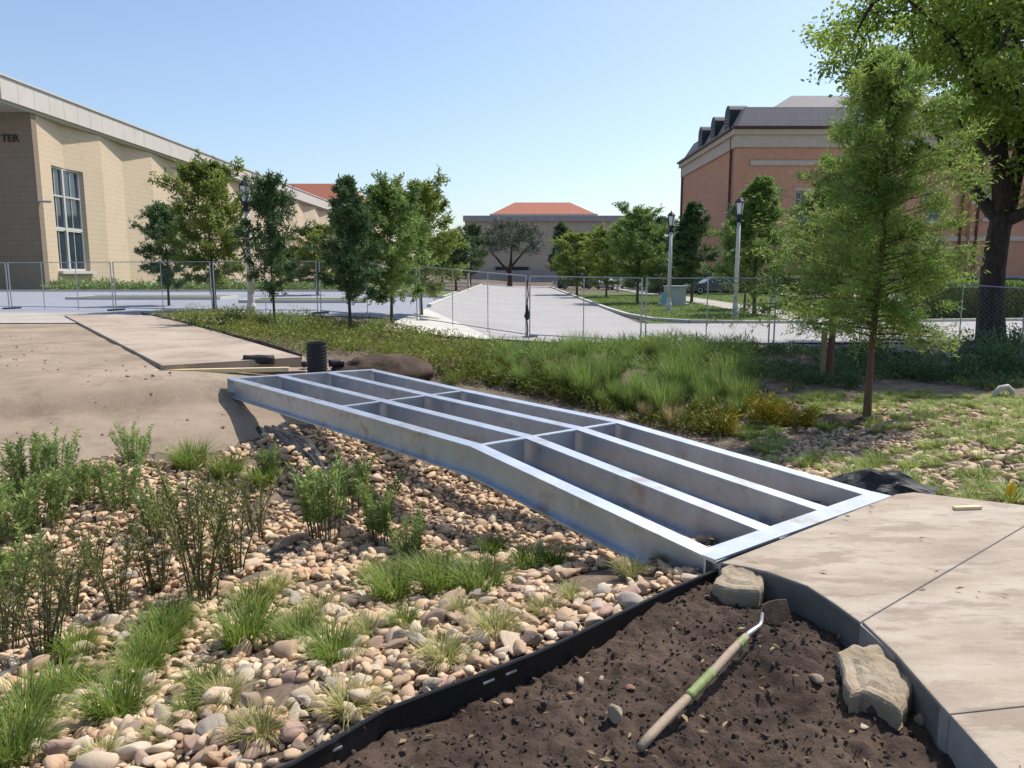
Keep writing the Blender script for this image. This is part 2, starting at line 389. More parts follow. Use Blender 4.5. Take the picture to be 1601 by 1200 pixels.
# ------------------------------------------------------------------ the lie of the land
A0 = np.array([1.182, 4.169]); EU = np.array([-.6393, .7689]); EV = np.array([.7689, .6393])
def uv(x, y):
    return (x - A0[0]) * EU[0] + (y - A0[1]) * EU[1], (x - A0[0]) * EV[0] + (y - A0[1]) * EV[1]
def xy(u, v): return A0 + EU * u + EV * v
PU = [-3, -.6, 0, .4, .8, 1.4, 2.2, 3.4, 4.6, 5.6, 6.4, 7.2, 7.95, 8.25, 8.8, 12]
PZ = [-.15, -.15, -.13, -.2, -.3, -.48, -.66, -.76, -.72, -.56, -.40, -.22, -.09, .12, .2, .22]
def zfar(x): return .28 - .50 * sstep(-6, 2, x) + .1 * sstep(9, 20, x)
def H(x, y):
    x = np.asarray(x, float); y = np.asarray(y, float)
    u, v = uv(x, y)
    wob = fbm(x, y, 2.6, 3, 1.0)
    z = np.interp(u + .35 * wob, PU, PZ)
    z = z * (1 - .35 * sstep(3, 8, v))
    z = np.where(v > 2.2, z + .06 * sstep(2.2, 3.5, v) * (u < 2), z)
    z = z + .045 * fbm(x, y, .7, 3, 2.0)
    t = np.maximum(sstep(7.9, 9.2, u), sstep(16.3, 18.6, y))
    z = np.where(v < 2.6, z - .17 * sstep(.045, -.05, u) * (1 - sstep(1.9, 2.5, v)), z)
    bumps = .03 * fbm(x, y, 1.2, 4, 4.0) * (1 - sstep(15, 19, y))
    return z * (1 - t) + (zfar(x) + bumps) * t

gx = np.concatenate([[-1500, -900, -500, -300, -200, -140, -100, -75, -60, -50, -42, -35, -30], np.arange(-26, -9, .5), np.arange(-9, 12.01, .075),
                     np.arange(12.5, 30, .5), [32, 36, 42, 50, 60, 75, 100, 140, 200, 300, 500, 900, 1500]])
gy = np.concatenate([[-300, -120, -50, -20, -10, -5, -2, -.5, .3], np.arange(.9, 15.5, .075), np.arange(15.6, 30, .4),
                     np.arange(30.5, 60, 1.5), [62, 66, 70, 76, 84, 95, 110, 130, 160, 200, 300, 500, 900, 1600, 2600]])
GX, GY = np.meshgrid(gx, gy); GZ = H(GX, GY)
def gridmesh(X, Y, Z, mask=None):
    ny, nx = X.shape
    v = np.stack([X, Y, Z], -1).reshape(-1, 3)
    i = np.arange(ny - 1)[:, None] * nx + np.arange(nx - 1)[None]
    f = np.stack([i, i + 1, i + 1 + nx, i + nx], -1)
    f = f[mask] if mask is not None else f.reshape(-1, 4)
    used, inv = np.unique(f, return_inverse=True)
    return MB().add(v[used], inv.reshape(-1, 4))
struct(gridmesh(GX, GY, GZ).build("ground", M['ground'], smooth=True))
CX = (GX[:-1, :-1] + GX[1:, 1:]) / 2; CY = (GY[:-1, :-1] + GY[1:, 1:]) / 2
CU, CV = uv(CX, CY)

# concrete path: its curved edge, three cast panels with open joints
edge = [P(*q)[:2] for q in ((1127, 879), (1165, 885), (1200, 893), (1262, 915), (1305, 943), (1345, 972), (1400, 1020), (1435, 1060), (1470, 1100), (1500, 1130), (1560, 1200))]
edge = [np.array(e) for e in edge] + [np.array([1.60, 2.0]), np.array([1.5, 1.6]), np.array([1.3, 1.1]), np.array([1.0, .5])]
slabfar = [P(1401, 772)[:2], P(1428, 769)[:2], P(1601, 789)[:2], np.array([4.6, 4.55]), np.array([5.6, 3.5])]
J1a, J1b = np.array([1.672, 3.40]), np.array([4.9, 6.02 - .35])
J1b = J1a + (P(1601, 821)[:2] - P(1350, 968)[:2]) / 1.0 * 1.62
J2a, J2b = P(1485, 1116)[:2], np.array([5.0, 3.2])
def seg_off(a, b, d):
    n = np.array([-(b - a)[1], (b - a)[0]]); return n / np.linalg.norm(n) * d
o1 = seg_off(J1a, J1b, .003)
i1 = 5
slab_polys = [edge[:6] + [J1a + o1, J1b + o1, slabfar[2], slabfar[1], slabfar[0]],
              [J1a - o1] + edge[6:9] + [J2a + np.array([0, .003]), J2b + np.array([0, .003]), slabfar[4], slabfar[3], J1b - o1],
              [J2a - np.array([0, .003])] + edge[10:] + [np.array([3.0, -.6]), np.array([6.4, 1.0]), J2b - np.array([0, .003])]]
slab_poly_all = edge + [np.array([3.0, -.6]), np.array([6.4, 1.0])] + slabfar[::-1]
path_root = link("concrete_path", None); struct(path_root)
def slab_panel(poly, z1=0.0, z0=-.24, parent=path_root):
    bm = bmesh.new()
    vs = [bm.verts.new((p[0], p[1], z1)) for p in poly]
    f = bm.faces.new(vs); f.normal_update()
    if f.normal.z < 0: f.normal_flip()
    ex = bmesh.ops.extrude_face_region(bm, geom=[f])
    for e in ex['geom']:
        if isinstance(e, bmesh.types.BMVert): e.co.z = z0
    bm.normal_update()
    bmesh.ops.recalc_face_normals(bm, faces=bm.faces)
    top = [e for e in bm.edges if all(abs(v.co.z - z1) < 1e-6 for v in e.verts)]
    bmesh.ops.bevel(bm, geom=top, offset=.009, segments=2, affect='EDGES', profile=.6)
    me = bpy.data.meshes.new("slab"); bm.to_mesh(me); bm.free()
    me.materials.append(M['slab']); me.materials.append(M['slabside'])
    for p in me.polygons:
        if abs(p.normal.z) < .3: p.material_index = 1
    return link("slab", me, parent)
for sp in slab_polys: slab_panel(sp)
# a slightly sunken layer under the open joints
MB().prism([e for e in slab_poly_all], -.27, -.014).build("joint_filler", M['slabside'], path_root)

# dark soil bed between the edging and the path
edg = [P(*q, -.06)[:2] for q in ((1122, 890), (1040, 925), (950, 968), (840, 1020), (720, 1066), (600, 1110), (455, 1195))]
edg = [np.array(e) for e in edg] + [np.array([-1.15, 2.12]), np.array([-1.6, 1.7]), np.array([-2.2, 1.0])]
soil_poly = edg + [np.array([-1.5, .2]), np.array([1.2, .2])] + edge[::-1]
sx_, sy_ = np.meshgrid(np.arange(-2.1, 1.75, .014), np.arange(.9, 4.25, .014))
def soilz(x, y):
    z = -.18 + .05 * fbm(x, y, .55, 3, 9) + .048 * np.abs(fbm(x, y, .16, 4, 12)) + .030 * fbm(x, y, .05, 3, 14)
    z = z + .07 * np.exp(-(((x - 1.33) / .22) ** 2 + ((y - 3.25) / .30) ** 2)) + .05 * np.exp(-(((x - .2) / .5) ** 2 + ((y - 2.2) / .5) ** 2))
    uu_, vv_ = uv(x, y)
    z = z + .045 * sstep(-.30, -.02, uu_) * sstep(-1.2, -.1, vv_) + .006 * sstep(-.22, -.02, uu_)
    return z
MSK = inpoly((sx_[:-1, :-1] + .007), (sy_[:-1, :-1] + .007), soil_poly)
struct(gridmesh(sx_, sy_, soilz(sx_, sy_), MSK).build("soil_bed", M['soil'], smooth=True))

# stone bed sheet, dry dirt yard, bare strip
stone_mask = (CU > -.02) & (CU < 6.5 + .5 * fbm(CX, CY, .8, 3, 5) + .55 * np.clip(-CV - 3, 0, 2)) & (CV < 12) & (CV > -9) & (CY < 15.4)
struct_stone = gridmesh(GX, GY, GZ + .006, stone_mask).build("stone_bed", M['bed'], smooth=True); struct(struct_stone)
pad_poly = [P(255, 580, .25)[:2], P(472, 566, .25)[:2], np.array([-10.6, 22.9]), np.array([-12.9, 24.4]), np.array([-13.6, 23.0])]
dirt_mask = (~stone_mask) & (CU > 4.5) & (CU < 40) & (CV < 2.0) & (CY < 24.0) & (CX < -1.2) & (CX > -26) & \
    (CX < -2.75 - (CY - 12.0) * .70)
dirt_mask |= (~stone_mask) & (CU > 5.8) & (CU < 9.2) & (CV < 2.3) & (CV > -1)
struct(gridmesh(GX, GY, GZ + .012, dirt_mask).build("dirt_yard", M['dirt'], smooth=True))
far_path = link("far_path", None); struct(far_path)
def panel(name, pts, z1, z0, m, parent):
    return MB().prism(pts, z0, z1).build(name, m, parent)
a, b, c, d = pad_poly[0], pad_poly[1], pad_poly[2], pad_poly[4]
nseg = 4
for k in range(nseg):
    t0, t1 = k / nseg + (.001 if k else 0), (k + 1) / nseg - .001
    q_ = [a + (d - a) * t0, b + (c - b) * t0, b + (c - b) * t1, a + (d - a) * t1]
    zl = [float(H(*a)) + .085, float(H(*a)) + .085, float(H(*d)) + .075, float(H(*d)) + .075]
    zq = [zl[0] + (zl[2] - zl[0]) * t for t in (t0, t0, t1, t1)]
    MB().add([(*p_, z_ - .2) for p_, z_ in zip(q_, zq)] + [(*p_, z_) for p_, z_ in zip(q_, zq)],
             [(3, 2, 1, 0), (4, 5, 6, 7), (0, 1, 5, 4), (1, 2, 6, 5), (2, 3, 7, 6), (3, 0, 4, 7)]).build("slab", M['farpad'], far_path)
# low kerb boards at the near end of the far path
# far sheets -----------------------------------------------------------------
def sheet(name, poly, dz, m, step=.8, parent=None):
    """a sheet of ground cut to a convex outline, following the lie of the land"""
    xs = [p[0] for p in poly]; ys = [p[1] for p in poly]
    bm = bmesh.new()
    X, Y = np.meshgrid(np.arange(min(xs), max(xs) + step, step), np.arange(min(ys), max(ys) + step, step))
    vs = [[bm.verts.new((X[j, i], Y[j, i], 0)) for i in range(X.shape[1])] for j in range(X.shape[0])]
    for j in range(X.shape[0] - 1):
        for i in range(X.shape[1] - 1):
            bm.faces.new((vs[j][i], vs[j][i + 1], vs[j + 1][i + 1], vs[j + 1][i]))
    n = len(poly); cx = sum(xs) / n; cy = sum(ys) / n
    for i in range(n):
        p, q = poly[i], poly[(i + 1) % n]
        no = Vector((-(q[1] - p[1]), q[0] - p[0], 0))
        if no.dot(Vector((cx - p[0], cy - p[1], 0))) > 0: no = -no
        bmesh.ops.bisect_plane(bm, geom=bm.verts[:] + bm.edges[:] + bm.faces[:], plane_co=(p[0], p[1], 0), plane_no=no, clear_outer=True)
    co = np.array([v.co[:] for v in bm.verts]); z = H(co[:, 0], co[:, 1]) + dz
    for v, zz in zip(bm.verts, z): v.co.z = zz
    me = bpy.data.meshes.new(name); bm.to_mesh(me); bm.free(); me.materials.append(m)
    return struct(link(name, me, parent))
sheet("lawn", [(5.0, 27.5), (40, 27.5), (40, 70), (5.0, 70)], .035, M['lawn'], 1.5)
sheet("verge", [(-60, 53.0), (-7.5, 53.0), (-7.5, 90), (-60, 90)], .035, M['lawn'], 2)
sheet("road", [(-3.4, 19.6), (4.6, 19.6), (4.6, 99), (-3.4, 99)], .05, M['road'], 1.2)
sheet("cross_street", [(4.602, 19.6), (45, 20.6), (45, 27.1), (4.602, 27.1)], .05, M['road'], 1.2)
sheet("parking_lot", [(-60, 28.6), (-3.41, 23.6), (-3.41, 53), (-60, 53)], .025, M['lot'], 1.5)
sheet("sidewalk", [(-60, 31.0), (-14, 25.0), (-3.43, 20.1), (-3.43, 21.6), (-14, 26.6), (-60, 33.2)], .035, M['walk'], .6)
sheet("footpath", [(10.6, 27.1), (12.6, 27.1), (13.4, 90), (11.3, 90)], .06, M['walk'], 1.5)
sheet("footpath", [(19, 33.8), (40, 33.8), (40, 36.2), (19, 36.2)], .06, M['walk'], 1.5)
sheet("brick_plaza", [(20.5, 38), (45, 38), (45, 62), (20.5, 62)], .06, M['walk'], 1.5)
sheet("plaza_apron", [(-3.4, 19.0), (-.4, 19.0), (-.9, 21.0), (-3.4, 30)], .07, M['kerb'], .6)
# verges beside the road on the left, like the planted islands of the lot
for nm, (x0, x1, y0, y1) in (("planted_island", (-7.6, -3.6, 42, 52)), ("planted_island", (-12, -6.5, 33.5, 36)), ("planted_island", (-22, -14.5, 37.5, 40))):
    sheet(nm, [(x0, y0), (x1, y0), (x1, y1), (x0, y1)], .14, M['lawn'], 1.0)
def kerb(name, pts, h=.14, w=.16, base=.0):
    mb = MB()
    for p, q in zip(pts[:-1], pts[1:]):
        p = np.array(p); q = np.array(q); d = (q - p) / np.linalg.norm(q - p); n = np.array([-d[1], d[0]]) * w / 2
        zp, zq = float(H(*p)), float(H(*q))
        v = []
        for (e, z) in ((p, zp), (q, zq)):
            for s in (1, -1):
                for hh in (base, h): v.append((*(e + s * n), z + hh))
        mb.add(v, [(0, 1, 3, 2), (4, 6, 7, 5), (0, 4, 5, 1), (2, 3, 7, 6), (1, 5, 7, 3), (0, 2, 6, 4)])
    return struct(mb.build(name, M['kerb']))
kerb("kerb", [(4.72, 97), (4.72, 70), (4.72, 48), (4.75, 37), (4.9, 32), (5.4, 29), (6.5, 27.6), (8.5, 27.25), (10.5, 27.2)], .15, .18)
kerb("kerb", [(12.7, 27.2), (20, 27.2), (45, 27.2)], .15, .18)
kerb("kerb", [(-3.5, 97), (-3.5, 54), (-3.5, 42), (-3.5, 32)], .15, .18)
kerb("kerb", [(-60, 53), (-30, 53), (-7.5, 53)], .15, .18)
for (x0, x1, y0, y1) in ((-7.6, -3.8, 42, 52), (-12, -6.5, 33.5, 36), (-22, -14.5, 37.5, 40)):
    kerb("kerb", [(x0, y0), (x1, y0), (x1, y1), (x0, y1), (x0, y0)], .16, .16)

# ------------------------------------------------------------------ steel footbridge frame
bridge = thing("footbridge_frame", "bare grey steel footbridge frame of I-beams spanning the stony swale", "footbridge frame", (0, 0, 0))
fA = [np.array([1.182, 4.169, -.004]), None, None, None]
A3, B3 = np.array([1.182, 4.169, -.006]), np.array([2.826, 5.426, -.006])
C3, D3 = np.array([-3.887, 10.263, .20]), np.array([-2.018, 11.223, .20])
front = [A3, A3 + (C3 - A3) * .3005, A3 + (C3 - A3) * .6085, C3]; front[1] = np.array([*front[1][:2], .250]); front[2] = np.array([*front[2][:2], .236])
back = [B3, B3 + (D3 - B3) * .352, B3 + (D3 - B3) * .70, D3]; back[1] = np.array([*back[1][:2], .168]); back[2] = np.array([*back[2][:2], .172])
def ibeam(mb, a, b, w=.125, h=.26, t=.016, tw=.014, ext=0.0):
    """I-section between a and b; the points lie on the middle of the top face"""
    a = np.array(a, float); b = np.array(b, float); d = b - a; L = np.linalg.norm(d[:2]); n = np.array([-d[1], d[0], 0]) / L
    zz = np.array([0, 0, 1.0])
    def bx(n0, n1, z0, z1):
        v = [e + n * s + zz * z for e in (a, b) for s in (n0, n1) for z in (z0, z1)]
        mb.add(v, [(0, 1, 3, 2), (4, 6, 7, 5), (0, 4, 5, 1), (2, 3, 7, 6), (1, 5, 7, 3), (0, 2, 6, 4)])
    bx(-w / 2, w / 2, -t, 0); bx(-w / 2, w / 2, -h, -h + t); bx(-tw / 2, tw / 2, -h + t, -t)
offs = [.0, .335, .668, 1.0]
lines = []
for k, f in enumerate(offs):
    ln = [front[i] + (back[i] - front[i]) * f for i in range(4)]
    lines.append(ln)
nin = (B3 - A3) / np.linalg.norm(B3 - A3)
lines[0] = [p + nin * .06 for p in lines[0]]; lines[3] = [p - nin * .06 for p in lines[3]]
for k, ln in enumerate(lines):
    mb = MB()
    for i in range(3): ibeam(mb, ln[i], ln[i + 1])
    o = mb.build("longitudinal_beam", M['steel'], bridge)
    if False:
        st = MB()
        for i in range(3):
            for s in (.03, .5):
                p = ln[i] + (ln[i + 1] - ln[i]) * s
                for side in (-1, 1):
                    st.box(p + nin * side * .033 + np.array([0, 0, -.13]), (.05, .012, .226), math.atan2(nin[1], nin[0]))
        st.build("stiffener", M['steel'], o)
def clip_plate(s, parent, dz=-.045, w=.05, h=.055):
    i = min(2, int(s * 3)); f_ = s * 3 - i; p = lines[0][i] + (lines[0][i + 1] - lines[0][i]) * f_; ax_ = lines[0][i + 1] - lines[0][i]
    MB().box(p - nin * .0645 + np.array([0, 0, dz]), (w, .006, h), math.atan2(ax_[1], ax_[0])).build('clip_plate', M['palesteel'], parent)
for s_ in (.09, .16, .45, .62, .79):
    clip_plate(s_, [o_ for o_ in bridge.children if o_.name == 'longitudinal_beam'][0])
for i in (0, 3):     # end beams close the frame
    p, q = lines[0][i], lines[3][i]
    ax = lines[0][1] - lines[0][0] if i == 0 else lines[0][3] - lines[0][2]
    ax = ax / np.linalg.norm(ax); s = .078 if i == 0 else .066
    mb = MB(); ext = nin * .062
    ibeam(mb, p + ax * s - ext + np.array([0, 0, .003]), q + ax * s + ext + np.array([0, 0, .003]), w=.15 if i == 0 else .13, h=.262)
    mb.build("end_beam", M['steel'], bridge)
for i in (1, 2):
    for k in range(3):
        p, q = lines[k][i], lines[k + 1][i]
        d = (q - p) / np.linalg.norm(q - p)
        mb = MB(); ibeam(mb, p + d * .0645 - np.array([0, 0, .003]), q - d * .0645 - np.array([0, 0, .003]), w=.062, h=.24, t=.012, tw=.011)
        mb.build("cross_beam", M['steel'], bridge)
# seat blocks under both ends
if False: MB().prism([C3[:2] + EU * .02 + EV * .1, C3[:2] + EU * .25 + EV * .1, D3[:2] + EU * .25 - EV * .1, D3[:2] + EU * .02 - EV * .1], -.5, -.068).build("bearing_block", M['slabside'], bridge)

# edging: long strip of black plastic between stones and soil
def strip(name, pts, ztop, zbot, th, m, label, cat, wob=.012):
    pts = [np.array(p, float) for p in pts]
    dense = []
    for p, q in zip(pts[:-1], pts[1:]):
        n = max(2, int(np.linalg.norm(q - p) / .12))
        for k in range(n): dense.append(p + (q - p) * k / n)
    dense.append(pts[-1]); dense = np.array(dense)
    tn = np.gradient(dense, axis=0); tn /= np.linalg.norm(tn, axis=1)[:, None]; nn = np.stack([-tn[:, 1], tn[:, 0]], -1)
    w = wob * fbm(dense[:, 0] * 3, dense[:, 1] * 3, .5, 3, 3); zt = ztop(dense) if callable(ztop) else ztop + np.zeros(len(dense))
    zt = zt + wob * .8 * fbm(dense[:, 0], dense[:, 1], .4, 2, 8)
    prof = [(-th / 2, zbot), (-th / 2, 0.0), (th / 2, 0.0), (th / 2, zbot)]
    v = np.stack([np.concatenate([dense + nn * (w[:, None] + s), (zt + z)[:, None]], 1) for s, z in prof], 1)
    m_ = len(dense); i = np.arange(m_ - 1)[:, None] * 4; j = np.arange(4)[None]; j2 = (j + 1) % 4
    f = np.stack([i + j, i + j2, i + 4 + j2, i + 4 + j], -1).reshape(-1, 4)
    mb = MB().add(v.reshape(-1, 3), f); mb.add(v[0], [(0, 1, 2, 3)]); mb.add(v[-1], [(3, 2, 1, 0)])
    # a rolled bead along the top edge
    mb.tube(np.concatenate([dense + nn * w[:, None], zt[:, None] + .002], 1), .009, 6)
    return tag(mb.build(name, m), label, cat)
edging1 = strip("landscape_edging", edg, -.062, -.3, .010, M['edging'], "long black plastic edging strip between the river stones and the dark soil", "edging", .004)
# slots pressed through the edging face
for k, (px, py) in enumerate(((760, 1062), (795, 1048), (492, 1180), (520, 1168))):
    p = P(px, py, -.10); MB().box(p + np.array([.012, -.016, 0]), (.06, .006, .009), math.atan2(EV[1], EV[0])).build("slot_rib", M['galv'], edging1)
e2 = [P(*q, .2)[:2] for q in ((222, 497), (280, 511), (330, 525), (400, 545), (472, 560))]
strip("landscape_edging", [e for e in e2], lambda d: H(d[:, 0], d[:, 1]) + .10, -.3, .012, M['edging'], "curving black edging strip along the planted bank beside the far concrete path", "edging", .02)

# ------------------------------------------------------------------ buildings
X0 = -35.3
hall = thing("campus_hall", "long pale limestone hall with tall window and overhanging white parapet", "building", (X0, 57.6, 0))
def loc(mbv): return mbv
def hp(name, mb, m, parent=None, base=(X0, 57.6, 0), smooth=False):
    mb.v = [v - np.array(base) for v in mb.v]
    return mb.build(name, m, parent if parent else hall, smooth)
# saw-tooth side wall in bays, built as a thick ribbon with an opening for the tall window
bays = [57.6, 67.0, 76.2, 86, 96, 106, 116, 127, 138, 149]
ZB, ZT = -.2, 13.2
win = (X0, 59.75, 62.95, 3.45 - 2.0, 9.7)      # the tall window sits in the first bay
wallpts = []
for a, b in zip(bays[:-1], bays[1:]):
    wallpts += [(X0, a), (X0 - .55, a + .5 * (b - a))]
wallpts.append((X0, bays[-1]))
def wx(y):
    ys = [p[1] for p in wallpts]; xs = [p[0] for p in wallpts]
    return float(np.interp(y, ys, xs))
WY0, WY1, WZ0, WZ1 = 60.1, 64.5, 1.75, 9.85
mb = MB()
ys = sorted(set([p[1] for p in wallpts] + [WY0, WY1]))
for a, b in zip(ys[:-1], ys[1:]):
    zs = [(ZB, ZT)] if not (a >= WY0 - 1e-6 and b <= WY1 + 1e-6) else [(ZB, WZ0), (WZ1, ZT)]
    for z0, z1 in zs:
        v = [(wx(a), a, z0), (wx(b), b, z0), (wx(b), b, z1), (wx(a), a, z1)]
        mb.add(v, [(0, 1, 2, 3)])
for y_ in (WY0, WY1):      # window reveals
    mb.add([(wx(y_), y_, WZ0), (wx(y_) - .5, y_, WZ0), (wx(y_) - .5, y_, WZ1), (wx(y_), y_, WZ1)], [(0, 1, 2, 3)])
for z_ in (WZ0, WZ1):
    q = [(wx(WY0), WY0), (wx(62.3), 62.3), (wx(WY1), WY1)]
    for (p0, p1) in zip(q[:-1], q[1:]):
        mb.add([(*p0, z_), (*p1, z_), (p1[0] - .5, p1[1], z_), (p0[0] - .5, p0[1], z_)], [(0, 1, 2, 3)])
mb.add([(X0, bays[-1], ZB), (-75, bays[-1], ZB), (-75, bays[-1], ZT), (X0, bays[-1], ZT)], [(0, 1, 2, 3)])
hp("side_wall", mb, M['lime'])
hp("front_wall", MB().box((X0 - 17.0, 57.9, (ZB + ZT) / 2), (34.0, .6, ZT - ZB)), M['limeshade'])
hp("plinth", MB().add([(wx(y) + .06, y, z) for z in (ZB, .62) for y in [p[1] for p in wallpts]],
                      [(i, i + 1, i + 1 + len(wallpts), i + len(wallpts)) for i in range(len(wallpts) - 1)]), M['parapet'])
# roof slab with soffit, carried 3.6 m beyond the front wall
mb = MB(); mb.box((X0 - 20 + .1, 104, 13.32), (40, 100.0, .20)); hp("soffit", mb, M['soffit'])
pw = MB(); jj = 0
y = 54.0
while y < 150:
    w_ = 1.85
    o = hp("parapet_panel", MB().box((X0 + .16, y + w_ / 2, 14.19), (.34, w_ - .03, 1.5 + .04), tint=.5), M['parapet'])
    y += w_
hp("parapet_core", MB().box((X0 - .10, 102, 14.2), (.14, 95.9, 1.48)), M['soffit'])
hp("coping", MB().box((X0 + .12, 102.1, 15.04), (.62, 96.6, .14)), M['frame'])
hp("front_fascia", MB().box((X0 - 20, 53.85, 14.2), (40.2, .28, 1.6)), M['parapet'])
# the tall window: white frame, mullions, transoms, panes
wf = MB(); xw = X0 - .66
def wbar(y0, y1, z0, z1, dx=.12): wf.box((xw + .02, (y0 + y1) / 2, (z0 + z1) / 2), (dx, y1 - y0, z1 - z0))
wbar(WY0, WY1, WZ1 - .16, WZ1); wbar(WY0, WY1, WZ0, WZ0 + .16)
wbar(WY0, WY0 + .14, WZ0 + .16, WZ1 - .16); wbar(WY1 - .3, WY1, WZ0 + .16, WZ1 - .16)
ym = 61.95
wbar(ym - .11, ym + .11, WZ0 + .16, WZ1 - .16, .22); wbar(WY0 + .14, WY1 - .3, 4.96, 5.16, .18); wbar(WY0 + .14, WY1 - .3, 7.55, 7.68, .14)
wfo = hp("tall_window", wf, M['frame'])
wfo_base = np.array([X0, 57.6, 0])
for (y0, y1) in ((WY0 + .14, ym - .17), (ym + .17, WY1 - .3)):
    for (z0, z1) in ((WZ0 + .16, 4.9), (5.2, 7.55), (7.68, WZ1 - .16)):
        m_ = MB().box((xw - .05, (y0 + y1) / 2, (z0 + z1) / 2), (.03, y1 - y0 - .01, z1 - z0 - .01))
        hp("pane", m_, M['glass'], wfo)
        m_ = MB().box((xw + .0, y0 + .45 * (y1 - y0), (z0 + z1) / 2), (.05, .06, z1 - z0 - .012)); hp("glazing_bar", m_, M['frame'], wfo)
hp("window_sill", MB().box((xw + .45, (WY0 + WY1) / 2, WZ0 - .12), (.6, WY1 - WY0 + .5, .22)), M['frame'])
hp("small_window", MB().box((wx(82.8) + .04, 82.8, 8.2), (.12, 1.3, 2.6)), M['glass'])
hp("drain_spout", MB().tube([(X0 - .1, 57.75, 6.9), (X0 + .9, 57.75, 6.85)], .09, 8), M['taupe2'])
# bronze wall letters, only their last three in view
for k, ch in enumerate("TER"):
    cu = bpy.data.curves.new("letter", 'FONT'); cu.body = ch; cu.size = .75; cu.extrude = .06
    cu.materials.append(M['bronze'])
    o = link("letter", cu, hall); px = (1.5, 11, 19.5)[k]
    me_ = bpy.data.meshes.new_from_object(o.evaluated_get(bpy.context.evaluated_depsgraph_get())); bpy.data.objects.remove(o)
    o = link("letter", me_, hall)
    w = PY(px, 221, 57.5); o.location = (w[0] - X0, -.05, w[2]); o.rotation_euler = (R(90), 0, 0)

def hip_roof(mb, x0, x1, y0, y1, z0, z1, rx, ry):
    v = [(x0, y0, z0), (x1, y0, z0), (x1, y1, z0), (x0, y1, z0), (x0 + rx, y0 + ry, z1), (x1 - rx, y0 + ry, z1), (x1 - rx, y1 - ry, z1), (x0 + rx, y1 - ry, z1)]
    mb.add(v, [(0, 1, 5, 4), (1, 2, 6, 5), (2, 3, 7, 6), (3, 0, 4, 7), (4, 5, 6, 7), (3, 2, 1, 0)])
    return mb
def walls(name, x0, x1, y0, y1, z0, z1, m, parent):
    return MB().box(((x0 + x1) / 2, (y0 + y1) / 2, (z0 + z1) / 2), (x1 - x0, y1 - y0, z1 - z0)).build(name, m, parent)
t = thing("red_roofed_building", "building with a large red tile hip roof rising behind the limestone hall", "building")
walls("wall", -80, -33.5, 186, 214, -.3, 16.2, M['lime'], t)
hip_roof(MB(), -81.5, -32, 184.5, 215.5, 16.2, 23.6, 10, 10).build("roof", M['redroof'], t)
MB().box((-56.7, 184.4, 16.1), (49.6, .3, .35)).build("gutter", M['taupe2'], t)

t = thing("taupe_building", "low wide taupe building closing the far end of the road under a red hip roof", "building")
walls("wall", -9.2, 27, 150, 190, -.5, 11.4, M['taupe'], t)
MB().box((8.9, 150, 11.95), (36.8, 1.0, 1.1)).build("fascia", M['taupe2'], t)
walls("upper_wall", -3.6, 16.9, 164, 186, 12.5, 13.7, M['cast'], t)
o = hip_roof(MB(), -4.6, 18.0, 163, 188, 13.7, 16.9, 5.2, 8).build("roof", M['redroof'], t)
MB().box((6.7, 162.9, 13.62), (22.8, .35, .4)).build("gutter", M['taupe2'], t)
MB().box((-.0, 149.75, 1.1), (6.5, .6, 3.2)).build("entrance_recess", M['darkgreen'], t)
for k in range(9):
    w = MB().box((-7.6 + k * 4.1, 149.94, 6.6), (1.3, .2, 2.0)).build("window", M['glassdim'], t)
    MB().box((-7.6 + k * 4.1, 149.9, 5.5), (1.6, .3, .18)).build("sill", M['cast'], w)
walls("low_wall", -8.8, 26, 148.4, 149.2, -.5, 2.0, M['taupe2'], t)

# brick building on the right
BX0, BX1, BY0, BY1, EV_Z = 20.15, 64.0, 70.0, 91.7, 14.35
brick = thing("brick_building", "large orange red brick building with pale stone cornice and grey slate roof", "building", (BX0, BY0, 0))
BB = (BX0, BY0, 0)
hb = lambda n, m_, mt, par=None: hp(n, m_, mt, par if par else brick, BB)
def brick_wall_front(x0, x1, y, z0, z1, wins, nm):
    """a wall facing the camera with real openings (wins: x0,x1,z0,z1)"""
    mb = MB()
    xs = sorted(set([x0, x1] + [w[0] for w in wins] + [w[1] for w in wins]))
    for a, b in zip(xs[:-1], xs[1:]):
        ws = [w for w in wins if w[0] <= a + 1e-6 and w[1] >= b - 1e-6]
        cur = z0
        for w in sorted(ws, key=lambda q: q[2]):
            mb.add([(a, y, cur), (b, y, cur), (b, y, w[2]), (a, y, w[2])], [(0, 1, 2, 3)]); cur = w[3]
        mb.add([(a, y, cur), (b, y, cur), (b, y, z1), (a, y, z1)], [(0, 1, 2, 3)])
    for (a, b, c, d) in wins:
        for q in ([(a, c), (a, d)], [(b, c), (b, d)], [(a, c), (b, c)], [(a, d), (b, d)]):
            mb.add([(q[0][0], y, q[0][1]), (q[1][0], y, q[1][1]), (q[1][0], y + .35, q[1][1]), (q[0][0], y + .35, q[0][1])], [(0, 1, 2, 3)])
    return hb(nm, mb, M['brick'])
XP = 41.3
w1 = [(25.6, 27.2, 6.3, 8.9), (31.6, 33.2, 6.3, 8.9), (37.3, 38.9, 6.2, 8.9)]
w2 = [(42.45, 44.05, 6.4, 9.0), (46.3, 47.9, 6.4, 9.0), (50.2, 51.8, 6.4, 9.0)]
door_open = (36.2, 38.7, -.3, 3.6)
brick_wall_front(BX0, XP, BY0, -.5, 12.7, w1 + [door_open], "front_wall")
brick_wall_front(XP, BX1, BY0 - .6, -.5, 12.7, w2, "projecting_wall")
hb("side_wall", MB().add([(BX0, BY1, -.5), (BX0, BY0, -.5), (BX0, BY0, 12.7), (BX0, BY1, 12.7)], [(0, 1, 2, 3)]), M['brick'])
